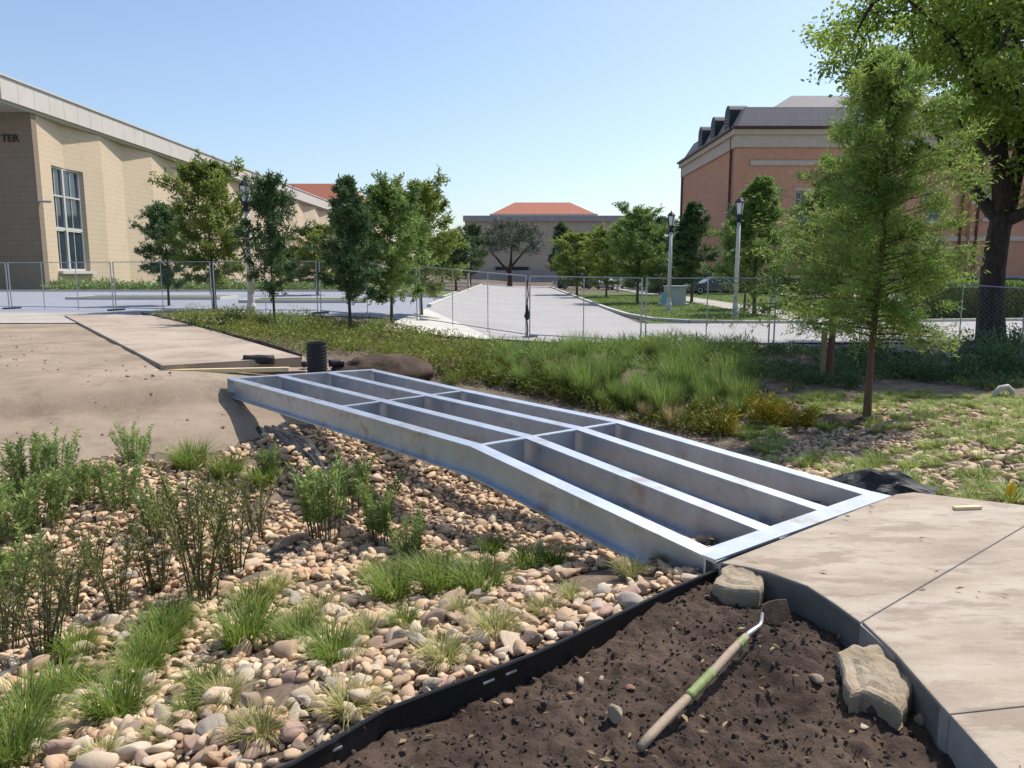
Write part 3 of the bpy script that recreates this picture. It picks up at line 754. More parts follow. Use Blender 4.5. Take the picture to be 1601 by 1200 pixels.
hb("return_wall", MB().add([(XP, BY0, -.5), (XP, BY0 - .6, -.5), (XP, BY0 - .6, 12.7), (XP, BY0, 12.7)], [(0, 1, 2, 3)]), M['brick'])
hb("back_wall", MB().box(((BX0 + BX1) / 2, BY1 + .2, 6), (BX1 - BX0, .4, 13)), M['brick'])
hb("plinth", MB().box(((BX0 + XP) / 2 - .05, BY0 - .06, .35), (XP - BX0 + .1, .2, 1.9)).box(((XP + BX1) / 2, BY0 - .67, .35), (BX1 - XP, .2, 1.9)).box((BX0 - .05, (BY0 + BY1) / 2 + .05, .35), (.2, BY1 - BY0 - .1, 1.9)), M['plinth'])
def cornice(z0, z1, out, nm):
    mb = MB()
    mb.box(((BX0 + XP) / 2 - out / 2, BY0 - out / 2 + .1, (z0 + z1) / 2), (XP - BX0 + out, out + .2, z1 - z0))
    mb.box(((XP + BX1) / 2, BY0 - .6 - out / 2 + .1, (z0 + z1) / 2), (BX1 - XP, out + .2, z1 - z0))
    mb.box((BX0 - out / 2 + .1, (BY0 + BY1) / 2 + .15, (z0 + z1) / 2), (out + .2, BY1 - BY0 - .1, z1 - z0))
    return hb(nm, mb, M['cast'])
cornice(12.7, 13.75, .22, "frieze"); cornice(13.753, 14.2, .5, "cornice")
hb("gutter", MB().box(((BX0 + BX1) / 2 - .3, BY0 - .75, 14.31), (BX1 - BX0 + .8, .3, .2)).box((BX0 - .6, (BY0 + BY1) / 2, 14.31), (.3, BY1 - BY0, .2)), M['downpipe'])
hb("string_course", MB().box(((BX0 + XP) / 2, BY0 - .05, 4.65), (XP - BX0, .24, .42)).box(((XP + BX1) / 2, BY0 - .66, 4.65), (BX1 - XP, .22, .42)), M['cast'])
hb("upper_course", MB().box((25.2, BY0 - .05, 11.35), (7.6, .22, .42)), M['cast'])
hb("quoin_strip", MB().box((BX0 + .25, BY0 - .04, 6.5), (.7, .1, 12.2)), M['brick'])
for px_, yy in ((BX0 - .18, BY0 + 1.2), (BX0 - .15, BY1 - .3), (XP - .62, BY0 - .2), (XP + .5, BY0 - .78)):
    hb("downpipe", MB().tube([(px_, yy, 14.1), (px_, yy, 6), (px_, yy, -.4)], .11, 6), M['downpipe'])
for (a, b, c, d) in w1 + w2:
    yy = BY0 + .22 if a < XP else BY0 - .38
    fr = MB()
    for (x0, x1, z0, z1) in ((a, b, d - .14, d), (a, b, c, c + .14), (a, a + .12, c + .14, d - .14), (b - .12, b, c + .14, d - .14)):
        fr.box(((x0 + x1) / 2, yy, (z0 + z1) / 2), (x1 - x0, .12, z1 - z0))
    for k in range(1, 3): fr.box((a + .12 + (b - a - .24) * k / 3, yy, (c + d) / 2), (.05, .08, d - c - .29))
    for k in range(1, 4): fr.box(((a + b) / 2, yy - .003, c + .14 + (d - c - .28) * k / 4), (b - a - .25, .07, .05 if k != 2 else .1))
    wo_ = hb("window", fr, M['frame'])
    hb("pane", MB().box(((a + b) / 2, yy + .07, (c + d) / 2), (b - a - .02, .02, d - c - .02)), M['glassdim'], wo_)
    hb("sill", MB().box(((a + b) / 2, yy - .26, c - .12), (b - a + .4, .36, .24)), M['cast'], wo_)
    hb("lintel", MB().box(((a + b) / 2, yy - .25, d + .14), (b - a + .3, .2, .26)), M['cast'], wo_)
hb("door", MB().box((37.45, BY0 + .3, 1.6), (2.5, .1, 3.8)), M['darkgreen'])
hb("door_canopy", MB().box((37.4, BY0 - .9, 3.75), (3.4, 1.9, .3)), M['cast'])
# slate roof in two steps, three arched louvred dormers on its side slope
hip_roof(r1 := MB(), BX0 - .2, BX1, BY0 - .5, BY1 + .3, 14.4, 16.35, 1.1, 1.3); hb("roof", r1, M['slate'])
hip_roof(r2 := MB(), 23.6, BX1 - 4, 73.4, BY1 - 2.5, 16.3, 19.0, 4.2, 5); hb("upper_roof", r2, M['slate'])
for yy in (73.2, 78.3, 83.4):
    d_ = MB(); prof = [(0, 14.6), (0, 16.1)] ; n_ = 8
    pts = [(-.85, 14.5)] + [(-.85 * math.cos(a_), 16.1 + .85 * math.sin(a_)) for a_ in np.linspace(0, math.pi, n_)] + [(.85, 14.5)]
    k_ = len(pts)
    v = [(BX0 - .1, yy + p[0], p[1]) for p in pts] + [(BX0 + 1.6, yy + p[0], p[1]) for p in pts]
    d_.add(v, [tuple(range(k_)), tuple(range(2 * k_ - 1, k_ - 1, -1))] + [(i, k_ + i, k_ + (i + 1) % k_, (i + 1) % k_) for i in range(k_)])
    do = hb("dormer", d_, M['darkgreen'])
    for j in range(4): hb("louvre", MB().box((BX0 - .13, yy, 14.85 + j * .3), (.06, 1.4, .06)), M['taupe2'], do)

# ------------------------------------------------------------------ temporary chain-link fence
FH = 1.72
fpts = [(-150, 481.5, .28), (17, 483.5, .28), (180, 487.5, .25), (335, 494, .17), (500, 501, .06), (655, 512, -.06), (825, 531, -.2), (1005, 540, -.22), (1205, 543, -.2), (1400, 546, -.16), (1601, 550, -.12), (1790, 553, -.1)]
fp = [P(*q) for q in fpts]
fp = [np.array([p[0], p[1], float(H(p[0], p[1]))]) for p in fp]
names = ["beyond the tan dirt yard at the frame edge", "in front of the tall window of the limestone hall", "in front of the olive leaved tree by the parking lot", "behind the dark slender tree on the planted bank",
         "behind the pair of slim trees left of the road", "across the mouth of the left pale apron of the road", "across the middle of the pale concrete road", "before the grey green utility box on the lawn",
         "behind the young tree with the wooden stake", "beside the clipped hedge behind the reddish sapling trunk", "behind the big oak trunk on the right"]
for k, (p, q) in enumerate(zip(fp[:-1], fp[1:])):
    d = q - p; L = float(np.linalg.norm(d[:2])); az = math.atan2(d[1], d[0])
    t = thing("fence_panel", "chain-link temporary fence panel " + names[k], "fence", p, 0, "temporary fence panels along the road")
    def fpz(s, z): return np.array([d[0] * s, d[1] * s, d[2] * s + z])
    e = .06 / L
    n_mid = max(1, int(round(L / 1.7)))
    for s in np.linspace(e, 1 - e, n_mid + 1):
        MB().tube([fpz(s, -.02), fpz(s, FH)], .020 if s in (e, 1 - e) else .014, 6).build("post", M['galv'], t)
    for z in (FH, .12):
        MB().tube([fpz(e, z), fpz(1 - e, z)], .016, 6).build("rail", M['galv'], t)
    mesh = MB(); sp = .105; hh = FH - .14; nx = int((L + hh) / sp)
    for i in range(nx):
        for sg in (1, -1):
            x0 = i * sp - hh if sg == 1 else i * sp
            a0, z0 = x0, .13; a1, z1 = x0 + sg * hh, .13 + hh
            # clip to the panel
            def clip(a0, z0, a1, z1):
                t0, t1 = 0.0, 1.0
                for lim, s_ in ((.05, 1), (L - .05, -1)):
                    da = (a1 - a0) * s_; f0 = (lim - a0) * s_
                    tt = f0 / da
                    if da > 0: t0 = max(t0, tt)
                    else: t1 = min(t1, tt)
                return (t0, t1)
            t0, t1 = clip(a0, z0, a1, z1)
            if t1 - t0 < .03: continue
            mesh.tube([fpz((a0 + (a1 - a0) * tt) / L, z0 + (z1 - z0) * tt) for tt in (t0, t1)], .0010, 3, caps=False)
    stuff(mesh.build("wire_mesh", M['galv'], t))
    bx_ = MB().box(fpz(e, .03), (.22, .6, .10), az); bx_.build("foot_block", M['black'], t)
# black cloth bundle tied to the post over the road
pp = fp[6] + np.array([-.02, -.03, 0])
b_ = MB()
prof = [(.004, .98), (.028, .93), (.04, .86), (.065, .72), (.078, .62), (.06, .55), (.03, .52), (.006, .50)]
b_.lathe(prof, (0, 0, 0), 9)
b_.v[0] = b_.v[0] * np.array([1.0, .8, 1]) + np.stack([.03 * fbm(b_.v[0][:, 2] * 7, b_.v[0][:, 0] * 9, .5, 2, 1), 0 * b_.v[0][:, 0], 0 * b_.v[0][:, 0]], -1)
o = b_.build("cloth_bundle", M['fabric'], None); o.location = tuple(pp); tag(o, "dark cloth bundle tied to the fence post in front of the road", "bundle")
MB().tube([(0, 0, .5), (.02, 0, .25), (0, 0, .02)], .02, 6).build("hanging_end", M['fabric'], o)
MB().tube([(0, 0, .97), (.03, 0, 1.2), (.0, 0, 1.62)], .018, 6).build("tie_strap", M['fabric'], o)

# ------------------------------------------------------------------ lamp posts
def lamp(px, ytop, Y, label, hgt=4.75):
    w = PY(px, ytop, Y); z0 = float(H(w[0], w[1])); h = w[2] - z0
    t = thing("lamp_post", label, "lamp post", (w[0], w[1], z0), 0, "lantern lamp posts round the lawn and lot")
    MB().lathe([(.15, -.1), (.15, .35), (.11, .45), (.10, .7)], k=12).build("base", M['pole'], t)
    MB().lathe([(.095, .68), (.085, h * .5), (.07, h - .95)], k=12).build("pole", M['pole'], t, True)
    MB().lathe([(.08, h - .96), (.14, h - .90), (.10, h - .80), (.15, h - .70), (.16, h - .66)], k=8).build("collar", M['lampblack'], t)
    la = MB().lathe([(.11, h - .66), (.16, h - .25), (.16, h - .22)], k=8).build("lantern_glass", M['lampglass'], t)
    for k in range(4):
        a_ = k * math.pi / 2 + .4
        MB().tube([(.12 * math.cos(a_), .12 * math.sin(a_), h - .67), (.172 * math.cos(a_), .172 * math.sin(a_), h - .22)], .014, 5).build("lantern_rib", M['lampblack'], la)
    MB().lathe([(.20, h - .22), (.18, h - .17), (.09, h - .06), (.03, h - .03), (.03, h), (.005, h + .05)], k=8).build("cap", M['lampblack'], t)
    return t
lamp(1157, 308, 30, "pale lamp post with bright lantern standing beside the footpath on the lawn")
lamp(1050, 330, 36, "pale lamp post with dark topped lantern left of the brick building corner")
lamp(383, 279, 23, "lamp post with black lantern half hidden by the slender dark tree")
lamp(967, 385, 70, "far thin lamp post among the yellow green road trees")
lamp(732, 374, 66, "far lamp post with a white glint before the dark trees left of the road")

# ------------------------------------------------------------------ parked cars and the utility box
def car(label, loc, rz, paint, suv=True):
    t = thing("parked_car", label, "car", loc, rz, None)
    prof = [(-2.25, .35), (-2.28, .75), (-2.1, .98), (-1.2, 1.05), (-.75, 1.5), (-.3, 1.64), (1.4, 1.66), (1.95, 1.55), (2.15, 1.05), (2.25, .9), (2.25, .4), (2.1, .3), (-2.1, .3)] if suv else \
           [(-2.25, .32), (-2.28, .62), (-2.05, .82), (-1.1, .92), (-.35, 1.36), (.2, 1.42), (.95, 1.4), (1.65, 1.02), (2.2, .96), (2.28, .6), (2.25, .34), (2.1, .27), (-2.1, .27)]
    n = len(prof); mb = MB(); rings = []
    for yv, sc_ in ((-.9, .93), (-.82, 1), (.82, 1), (.9, .93)):
        rings.append([(x * (1 if abs(yv) < .85 else .985), yv - math.copysign(max(0, z - .95) * .22, yv), .3 + (z - .3) * (1 if abs(yv) < .85 else .97)) for x, z in prof])
    v = [p for r_ in rings for p in r_]
    f = [(k * n + i, k * n + (i + 1) % n, (k + 1) * n + (i + 1) % n, (k + 1) * n + i) for k in range(3) for i in range(n)]
    f += [tuple(range(n - 1, -1, -1)), tuple(range(3 * n, 4 * n))]
    mb.add(v, f).build("body", paint, t, False)
    zt = 1.58 if suv else 1.34; zb = 1.06 if suv else .95
    for s in (-1, 1):
        yb, yt = .885 - (zb - .95) * .2, .885 - (zt - .95) * .2
        for (x0, x1, sl0, sl1) in (((-.95, .25, .45, 0), (.35, 1.85, 0, -.2)) if suv else ((-.9, .1, .5, 0), (.2, 1.3, 0, -.45))):
            q = [(x0, s * (yb + .0), zb), (x1, s * yb, zb), (x1 + sl1, s * yt, zt - .02), (x0 + sl0, s * yt, zt - .02)]
            q2 = [(a_, b_ - s * .04, c_) for a_, b_, c_ in q]
            MB().add(q + q2, [(0, 1, 2, 3), (7, 6, 5, 4), (0, 4, 5, 1), (1, 5, 6, 2), (2, 6, 7, 3), (3, 7, 4, 0)]).build("side_window", M['glass'], t)
    MB().box((2.19 if suv else 1.45, 0, 1.3 if suv else 1.18), (.05, 1.25, .38), R3=np.array(Matrix.Rotation(R(-22 if suv else -55), 3, 'Y'))).build("rear_window", M['glass'], t)
    for x in (-1.4, 1.4):
        for s in (-1, 1):
            w = MB().lathe([(.02, -.11), (.3, -.11), (.34, -.07), (.34, .07), (.3, .11), (.02, .11)], k=14)
            w.v[0] = np.stack([w.v[0][:, 0], w.v[0][:, 2] * s, w.v[0][:, 1]], -1) + np.array([x, s * .8, .34])
            wo2 = w.build("wheel", M['tyre'], t, True)
            w = MB().lathe([(.02, .10), (.19, .115), (.20, .09)], k=10); w.v[0] = np.stack([w.v[0][:, 0], w.v[0][:, 2] * s, w.v[0][:, 1]], -1) + np.array([x, s * .8, .34])
            w.build("rim", M['toolsteel'], wo2)
    for s in (-1, 1):
        MB().box((-2.22, s * .62, .78 if suv else .64), (.14, .36, .16)).build("headlight", M['frame'], t)
        MB().box((2.22, s * .66, .95 if suv else .8), (.12, .24, .2)).build("tail_light", M['redsteel'], t)
    return t
car("dark blue SUV parked on the right near the far end of the road", (6.9, 84, float(H(6.9, 84)) + .05), R(14), M['car_dark'])
car("silver car parked beyond the lawn right of the dark SUV", (10.6, 82, float(H(10.6, 82)) + .05), R(60), M['car_white'], False)
car("black car parked in the shade behind the pale lamp post", (21.0, 58, float(H(21, 58)) + .05), R(4), M['lampblack'], False)
car("dark car parked in the shade before the corner of the brick building", (16.2, 61, float(H(16.2, 61)) + .05), R(4), M['car_dark'], False)

w = P(1053, 478, -.2)
t = thing("utility_box", "grey green utility cabinet standing on the lawn inside the fence", "utility box", (w[0], w[1], float(H(w[0], w[1]))))
MB().box((0, 0, .08), (1.5, 1.2, .2)).build("plinth", M['kerb'], t)
MB().box((.05, 0, .62), (1.05, .9, .9)).build("cabinet", M['util'], t)
MB().box((.05, -.05, 1.10), (1.15, 1.05, .07)).build("lid", M['util'], t)
MB().box((.05, -.462, .6), (.95, .02, .8)).build("door", M['util'], t)
MB().box((-.62, -.25, .46), (.24, .5, .6)).build("side_panel", M['bluepanel'], t)

# ------------------------------------------------------------------ river stones
def ico(sub):
    bm = bmesh.new(); bmesh.ops.create_icosphere(bm, subdivisions=sub, radius=1.0)
    v = np.array([q.co[:] for q in bm.verts]); f = np.array([[q.index for q in p.verts] for p in bm.faces]); bm.free()
    return v, f
def rocky(v, seed, amt, facets=0):
    r_ = np.random.default_rng(seed); out = v.copy()
    for _ in range(5):
        d = r_.normal(size=3); d /= np.linalg.norm(d); ph = r_.random() * 6
        out = out * (1 + amt * np.sin(1.7 * (v @ d) * 1.6 + ph))[:, None]
    for _ in range(facets):
        d = r_.normal(size=3); d /= np.linalg.norm(d); h_ = r_.uniform(.50, .88)
        k = out @ d; out = out - np.clip(k - h_, 0, None)[:, None] * d * .9
    return out
lowv = [rocky(ico(2)[0], s, .12, 7) for s in range(8)]; lowf = ico(2)[1]
midv = [rocky(ico(3)[0], s + 20, .13, 9) for s in range(10)]; midf = ico(3)[1]

def stone_points(sp, region, jitter=.75):
    xs = np.arange(-8, 12, sp); ys = np.arange(1.2, 15, sp)
    X, Y = np.meshgrid(xs, ys); X = X + rng.uniform(-jitter, jitter, X.shape) * sp; Y = Y + rng.uniform(-jitter, jitter, Y.shape) * sp
    X = X.ravel(); Y = Y.ravel(); k = region(X, Y); return X[k], Y[k]
def in_view(X, Y, Z, m=60):
    px, py = pix(np.stack([X, Y, Z], -1)); return (px > -m) & (px < 1601 + m) & (py < 1200 + m)
under = [front[0][:2], back[0][:2], back[3][:2], front[3][:2]]
def left_region(X, Y):
    U, V = uv(X, Y)
    k = (U > .06) & (U < 6.35 + .5 * fbm(X, Y, .8, 3, 5)) & (V > -8) & (V < 3.2)
    k &= (fbm(X, Y, .55, 3, 31) > -.42) & in_view(X, Y, H(X, Y))
    return k
def right_region(X, Y):
    U, V = uv(X, Y)
    k = (U > -3.4) & (U < 3.1) & (V >= 2.2) & (V < 9) & ~inpoly(X, Y, slab_poly_all)
    k &= (fbm(X, Y, .5, 3, 33) > -.2) & in_view(X, Y, H(X, Y))
    return k
X, Y = stone_points(.060, left_region)
X2, Y2 = stone_points(.085, lambda x, y: left_region(x, y) & (fbm(x, y, .9, 2, 41) > -.25))
X3, Y3 = stone_points(.068, right_region)
D1 = np.exp(rng.normal(math.log(.056), .30, len(X))).clip(.03, .12)
D2 = np.exp(rng.normal(math.log(.074), .32, len(X2))).clip(.05, .16)
D3 = np.exp(rng.normal(math.log(.060), .35, len(X3))).clip(.03, .14)
SX = np.concatenate([X, X2, X3]); SY = np.concatenate([Y, Y2, Y3]); SD = np.concatenate([D1, D2, D3])
lift = np.concatenate([np.zeros(len(X)), np.full(len(X2), .022), np.zeros(len(X3))])
U_, V_ = uv(SX, SY)
keep = ~(inpoly(SX, SY, under) & (U_ < .5)) & ~(inpoly(SX, SY, under) & (rng.random(len(SX)) < .35))
SX, SY, SD, lift = SX[keep], SY[keep], SD[keep], lift[keep]
SZ = H(SX, SY) + .012 + lift + SD * .12
def rotmats(n, tilt=.35):
    a = rng.uniform(0, 2 * math.pi, n); b = rng.normal(0, tilt, n); c = rng.normal(0, tilt, n)
    ca, sa, cb, sb, cc, sc = np.cos(a), np.sin(a), np.cos(b), np.sin(b), np.cos(c), np.sin(c)
    z = np.zeros(n); o = np.ones(n)
    Rz = np.stack([ca, -sa, z, sa, ca, z, z, z, o], -1).reshape(n, 3, 3)
    Rx = np.stack([o, z, z, z, cb, -sb, z, sb, cb], -1).reshape(n, 3, 3)
    Ry = np.stack([cc, z, sc, z, o, z, -sc, z, cc], -1).reshape(n, 3, 3)
    return Rz @ Rx @ Ry
shp = np.stack([rng.uniform(.95, 1.35, len(SX)), rng.uniform(.7, 1.0, len(SX)), rng.uniform(.45, .75, len(SX))], -1)
RM = rotmats(len(SX))
px_, py_ = pix(np.stack([SX, SY, SZ], -1))
dist = np.sqrt(SX ** 2 + SY ** 2 + (SZ - CAMH) ** 2)
vis = (px_ > 5) & (px_ < 1596) & (py_ < 1195)
score = np.where(vis, SD / dist, 0) + 1e-9
order = np.argsort(-score)
big, rest = order[:300], order[300:]
meshes = {}
for i in big:
    k = int(rng.integers(0, 10)); c = int(rng.choice(6, p=[.22, .22, .17, .12, .17, .10]))
    if (k, c) not in meshes:
        meshes[(k, c)] = MB().add(midv[k], midf).mesh("river_stone", M['stone1'][c], True)
    o = link("river_stone", meshes[(k, c)], struct_stone)
    m4 = Matrix.Translation((SX[i], SY[i], SZ[i])) @ Matrix(RM[i].tolist()).to_4x4() @ Matrix.Diagonal((*(shp[i] * SD[i] / 2), 1))
    o.matrix_local = m4
near_lim = 4.6
mb = MB()
vi = rng.integers(0, 8, len(rest))
for k in range(8):
    ids = rest[vi == k]
    if not len(ids): continue
    V = lowv[k][None] * (shp[ids] * SD[ids, None] / 2)[:, None, :]
    V = np.einsum('nij,nvj->nvi', RM[ids], V) + np.stack([SX[ids], SY[ids], SZ[ids]], -1)[:, None]
    nv = lowv[k].shape[0]
    F = lowf[None] + (np.arange(len(ids)) * nv)[:, None, None]
    mb.add(V.reshape(-1, 3), F.reshape(-1, lowf.shape[1]), np.repeat(rng.random(len(ids)), nv))
stuff(mb.build("small_river_stones", M['stone'], struct_stone, True))
def grit(n, region, smin, smax, name, m, parent, zoff=.015):
    xs = rng.uniform(-7, 7, n); ys = rng.uniform(1.2, 10.5, n); k = region(xs, ys); xs, ys = xs[k], ys[k]
    s = np.exp(rng.uniform(math.log(smin), math.log(smax), len(xs))); v0, f0 = ico(1); nv = len(v0)
    V = v0[None] * (rng.uniform(.55, 1.2, (len(xs), 3)) * s[:, None])[:, None]
    V = np.einsum('nij,nvj->nvi', rotmats(len(xs), .8), V) + np.stack([xs, ys, H(xs, ys) + zoff], -1)[:, None]
    return stuff(MB().add(V.reshape(-1, 3), (f0[None] + (np.arange(len(xs)) * nv)[:, None, None]).reshape(-1, 3), np.repeat(rng.random(len(xs)), nv)).build(name, m, parent))
def both(x, y): return left_region(x, y) | right_region(x, y)
grit(26000, both, .006, .016, "gravel_grit", M['stone'], struct_stone)

# ------------------------------------------------------------------ soil clods, loose stones and broken slabs on the soil
def scatter_clods(n, region, zf, smin, smax, name, m, parent=None):
    xs = rng.uniform(region[0], region[1], n); ys = rng.uniform(region[2], region[3], n)
    k = inpoly(xs, ys, region[4]); xs, ys = xs[k], ys[k]
    s = np.exp(rng.uniform(math.log(smin), math.log(smax), len(xs)))
    mb = MB(); RMm = rotmats(len(xs), .8); shp_ = rng.uniform(.6, 1.2, (len(xs), 3)); v0, f0 = ico(1)
    vv = [rocky(v0, q + 50, .16, 2) for q in range(4)]
    which = rng.integers(0, 4, len(xs))
    for q in range(4):
        ids = np.nonzero(which == q)[0]
        V = vv[q][None] * (shp_[ids] * s[ids, None])[:, None]
        V = np.einsum('nij,nvj->nvi', RMm[ids], V) + np.stack([xs[ids], ys[ids], zf(xs[ids], ys[ids]) + s[ids] * .2], -1)[:, None]
        mb.add(V.reshape(-1, 3), (f0[None] + (np.arange(len(ids)) * len(v0))[:, None, None]).reshape(-1, 3), np.repeat(rng.random(len(ids)) ** 1.6, len(v0)))
    return stuff(mb.build(name, m, parent, False))
scatter_clods(9000, (-2, 1.7, 1.2, 4.2, soil_poly), soilz, .003, .014, "soil_crumbs", M['clod'])
scatter_clods(260, (-2, 1.7, 1.2, 4.2, soil_poly), soilz, .010, .024, "soil_clods", M['clod'])
yard = [(-2.6, 9.6), (-4.2, 10.2), (-8, 13.5), (-14, 20), (-20, 20), (-12, 10), (-7, 8.2), (-3.2, 8.4)]
scatter_clods(1500, (-20, -2, 7, 20, yard), lambda x, y: H(x, y) + .01, .006, .03, "dirt_crumbs", M['dirt'])

def rock_slab(name, label, outl, ztop, zbot, m, slope=(0, 0), cat="rock", inset=.86):
    pts = np.array([p[:2] for p in outl]); c = pts.mean(0)
    dense = []
    for p, q in zip(pts, np.roll(pts, -1, 0)):
        for k in range(5): dense.append(p + (q - p) * k / 5)
    dense = np.array(dense); n = len(dense)
    dense = dense + .020 * np.stack([fbm(dense[:, 0] * 9, dense[:, 1] * 9, .4, 2, 3), fbm(dense[:, 0] * 9, dense[:, 1] * 9, .4, 2, 6)], -1)
    rel = dense - c
    rings = []
    for s, z in ((.80, zbot), (.97, zbot + .25 * (ztop - zbot)), (1.0, zbot + .8 * (ztop - zbot)), (.985, ztop - .012), (.93, ztop), (.8, ztop + .004), (.62, ztop - .004), (.45, ztop + .006), (.25, ztop + .0), (.1, ztop)):
        q = rel * s
        zz = z + q[:, 0] * slope[0] + q[:, 1] * slope[1] + .016 * fbm((c + q)[:, 0], (c + q)[:, 1], .09, 4, 2)
        rings.append(np.concatenate([q, zz[:, None]], 1))
    v = np.concatenate(rings); m_ = len(rings)
    i = np.arange(m_ - 1)[:, None] * n; j = np.arange(n)[None]; j2 = (j + 1) % n
    f = np.stack([i + j, i + j2, i + n + j2, i + n + j], -1).reshape(-1, 4)
    mb = MB().add(v, f); mb.f.append(np.array([list(range((m_ - 1) * n, m_ * n))])); mb.f.append(np.array([list(range(n - 1, -1, -1))]))
    o = mb.build(name, m); o.location = (c[0], c[1], 0); return tag(o, label, cat)
rock_slab("concrete_chunk", "big flat pale broken slab leaning on the path edge in the dark soil", [P(*q, -.05) for q in ((1308, 1018), (1336, 1011), (1350, 1016), (1372, 1011), (1402, 1021), (1428, 1034), (1436, 1056), (1424, 1084), (1408, 1100), (1388, 1088), (1350, 1074), (1330, 1079), (1318, 1046))][::-1], -.05, -.20, M['rock'], (.06, .10))
rock_slab("concrete_chunk", "smaller grey broken chunk at the corner of the steel frame above the soil", [P(*q, -.03) for q in ((1116, 908), (1128, 893), (1150, 886), (1180, 884), (1196, 886), (1198, 900), (1190, 916), (1150, 914), (1128, 912))][::-1], -.028, -.16, M['rock'], (.0, .25))
def loose(px, py, d, z, name, label, m, flat=.75, seed=1, cat="stone", grp=None):
    p = P(px, py, z); v = rocky(ico(3)[0], seed, .10, 5)
    o = MB().add(v * np.array([d / 2, d / 2 * .85, d / 2 * flat]), ico(3)[1]).build(name, m, None, True)
    o.location = (p[0], p[1], float(soilz(p[0], p[1])) + d * flat * .30); o.rotation_euler = (.2, .1, seed)
    return tag(o, label, cat, grp)
loose(1447, 1132, .085, -.17, "round_stone", "round grey stone touching the path edge below the big broken slab", M['rock'], .85, 3)
loose(1405, 1128, .06, -.17, "round_stone", "small brownish stone half buried beside the round grey stone", M['rock'], .8, 7)
loose(962, 1140, .075, -.17, "pointed_stone", "pale pointed stone standing in the soil left of the handle end", M['rock'], 1.15, 9)
loose(908, 1066, .04, -.17, "pebble", "pale pebble on the soil near the black edging", M['stone1'][0], .8, 5)
loose(985, 1076, .05, -.17, "brick_shard", "reddish brick shard lying on the soil left of the handle", M['redsteel'], .5, 13, "shard")
loose(1275, 1075, .07, -.15, "clay_lump", "brown clay lump beside the middle of the broken slab", M['dirt'], .6, 21, "lump")
loose(940, 1055, .03, -.17, "pebble", "tiny pebble in the soil between edging and brick shard", M['stone1'][4], .7, 15)
loose(1352, 1135, .035, -.17, "pebble", "flat pale pebble in the soil below the broken slab", M['stone1'][4], .4, 25)
loose(1208, 928, .035, -.17, "pebble", "white pebble below the smaller grey chunk by the hoe blade", M['stone1'][4], .8, 26)
loose(793, 1092, .05, -.17, "pebble", "rusty brown pebble against the black edging strip", M['stone1'][2], .6, 27)

# long-handled hoe lying on the soil
hoe = thing("garden_hoe", "long handled hoe with green taped wooden handle lying on the dark soil", "garden tool")
a3 = P(1000, 1160, -.10); a3[2] = float(soilz(a3[0], a3[1])) + .025
b3 = P(1166, 1003, -.07); b3[2] = -.045
d3 = (b3 - a3); hl = np.linalg.norm(d3)
at3 = lambda s: a3 + d3 * s
MB().tube([at3(s) + np.array([0, 0, .004 * math.sin(s * 9)]) for s in np.linspace(0, 1, 12)], [.0175] + [.0195] * 9 + [.018, .0165], 10).build("handle", M['wood'], hoe, True)
for (s0, s1) in ((.40, .63), (.90, .96)):
    MB().tube([at3(s0 + (s1 - s0) * k / 8) for k in range(9)], [.0213 + .0012 * math.sin(k * 2.4) for k in range(9)], 10).build("green_tape", M['tape'], hoe, True)
g0 = at3(.985); g1 = P(1188, 985, -.04); g1[2] = -.015; g2 = P(1191, 968, -.03); g2[2] = -.03; g3 = P(1192, 958, -.06); g3[2] = -.065
MB().tube([g0, at3(1.04), g1, (g1 + g2) / 2 + np.array([.004, .004, .004]), g2, g3], [.0165, .014, .0095, .009, .009, .009], 10).build("gooseneck", M['toolsteel'], hoe, True)
q0 = P(1190, 950, -.075); q1 = P(1247, 941, -.09)
vz = np.array([0, 0, 1.0]); dd = (q1 - q0)[:2]; dd = dd / np.linalg.norm(dd); nn_ = np.array([-dd[1], dd[0]])
bl = MB(); pr = []
for (s, zt, zb) in ((0, -.060, -.14), (.05, -.05, -.15), (.11, -.05, -.15), (.17, -.06, -.145)):
    for off in (-.004, .004):
        for z in (zt, zb):
            tilt = .05 * (zt - z) / .1
            pr.append((q0[0] + dd[0] * s - nn_[0] * (off + tilt), q0[1] + dd[1] * s - nn_[1] * (off + tilt), z))
for k in range(3):
    b_ = k * 4; bl_f = [(b_, b_ + 1, b_ + 5, b_ + 4), (b_ + 2, b_ + 6, b_ + 7, b_ + 3), (b_, b_ + 4, b_ + 6, b_ + 2), (b_ + 1, b_ + 3, b_ + 7, b_ + 5)]
    bl.add(pr, bl_f) if k == 0 else bl.f.append(np.array(bl_f))
bl.f.append(np.array([(0, 2, 3, 1), (12, 13, 15, 14)])); bl.build("blade", M['rust'], hoe)

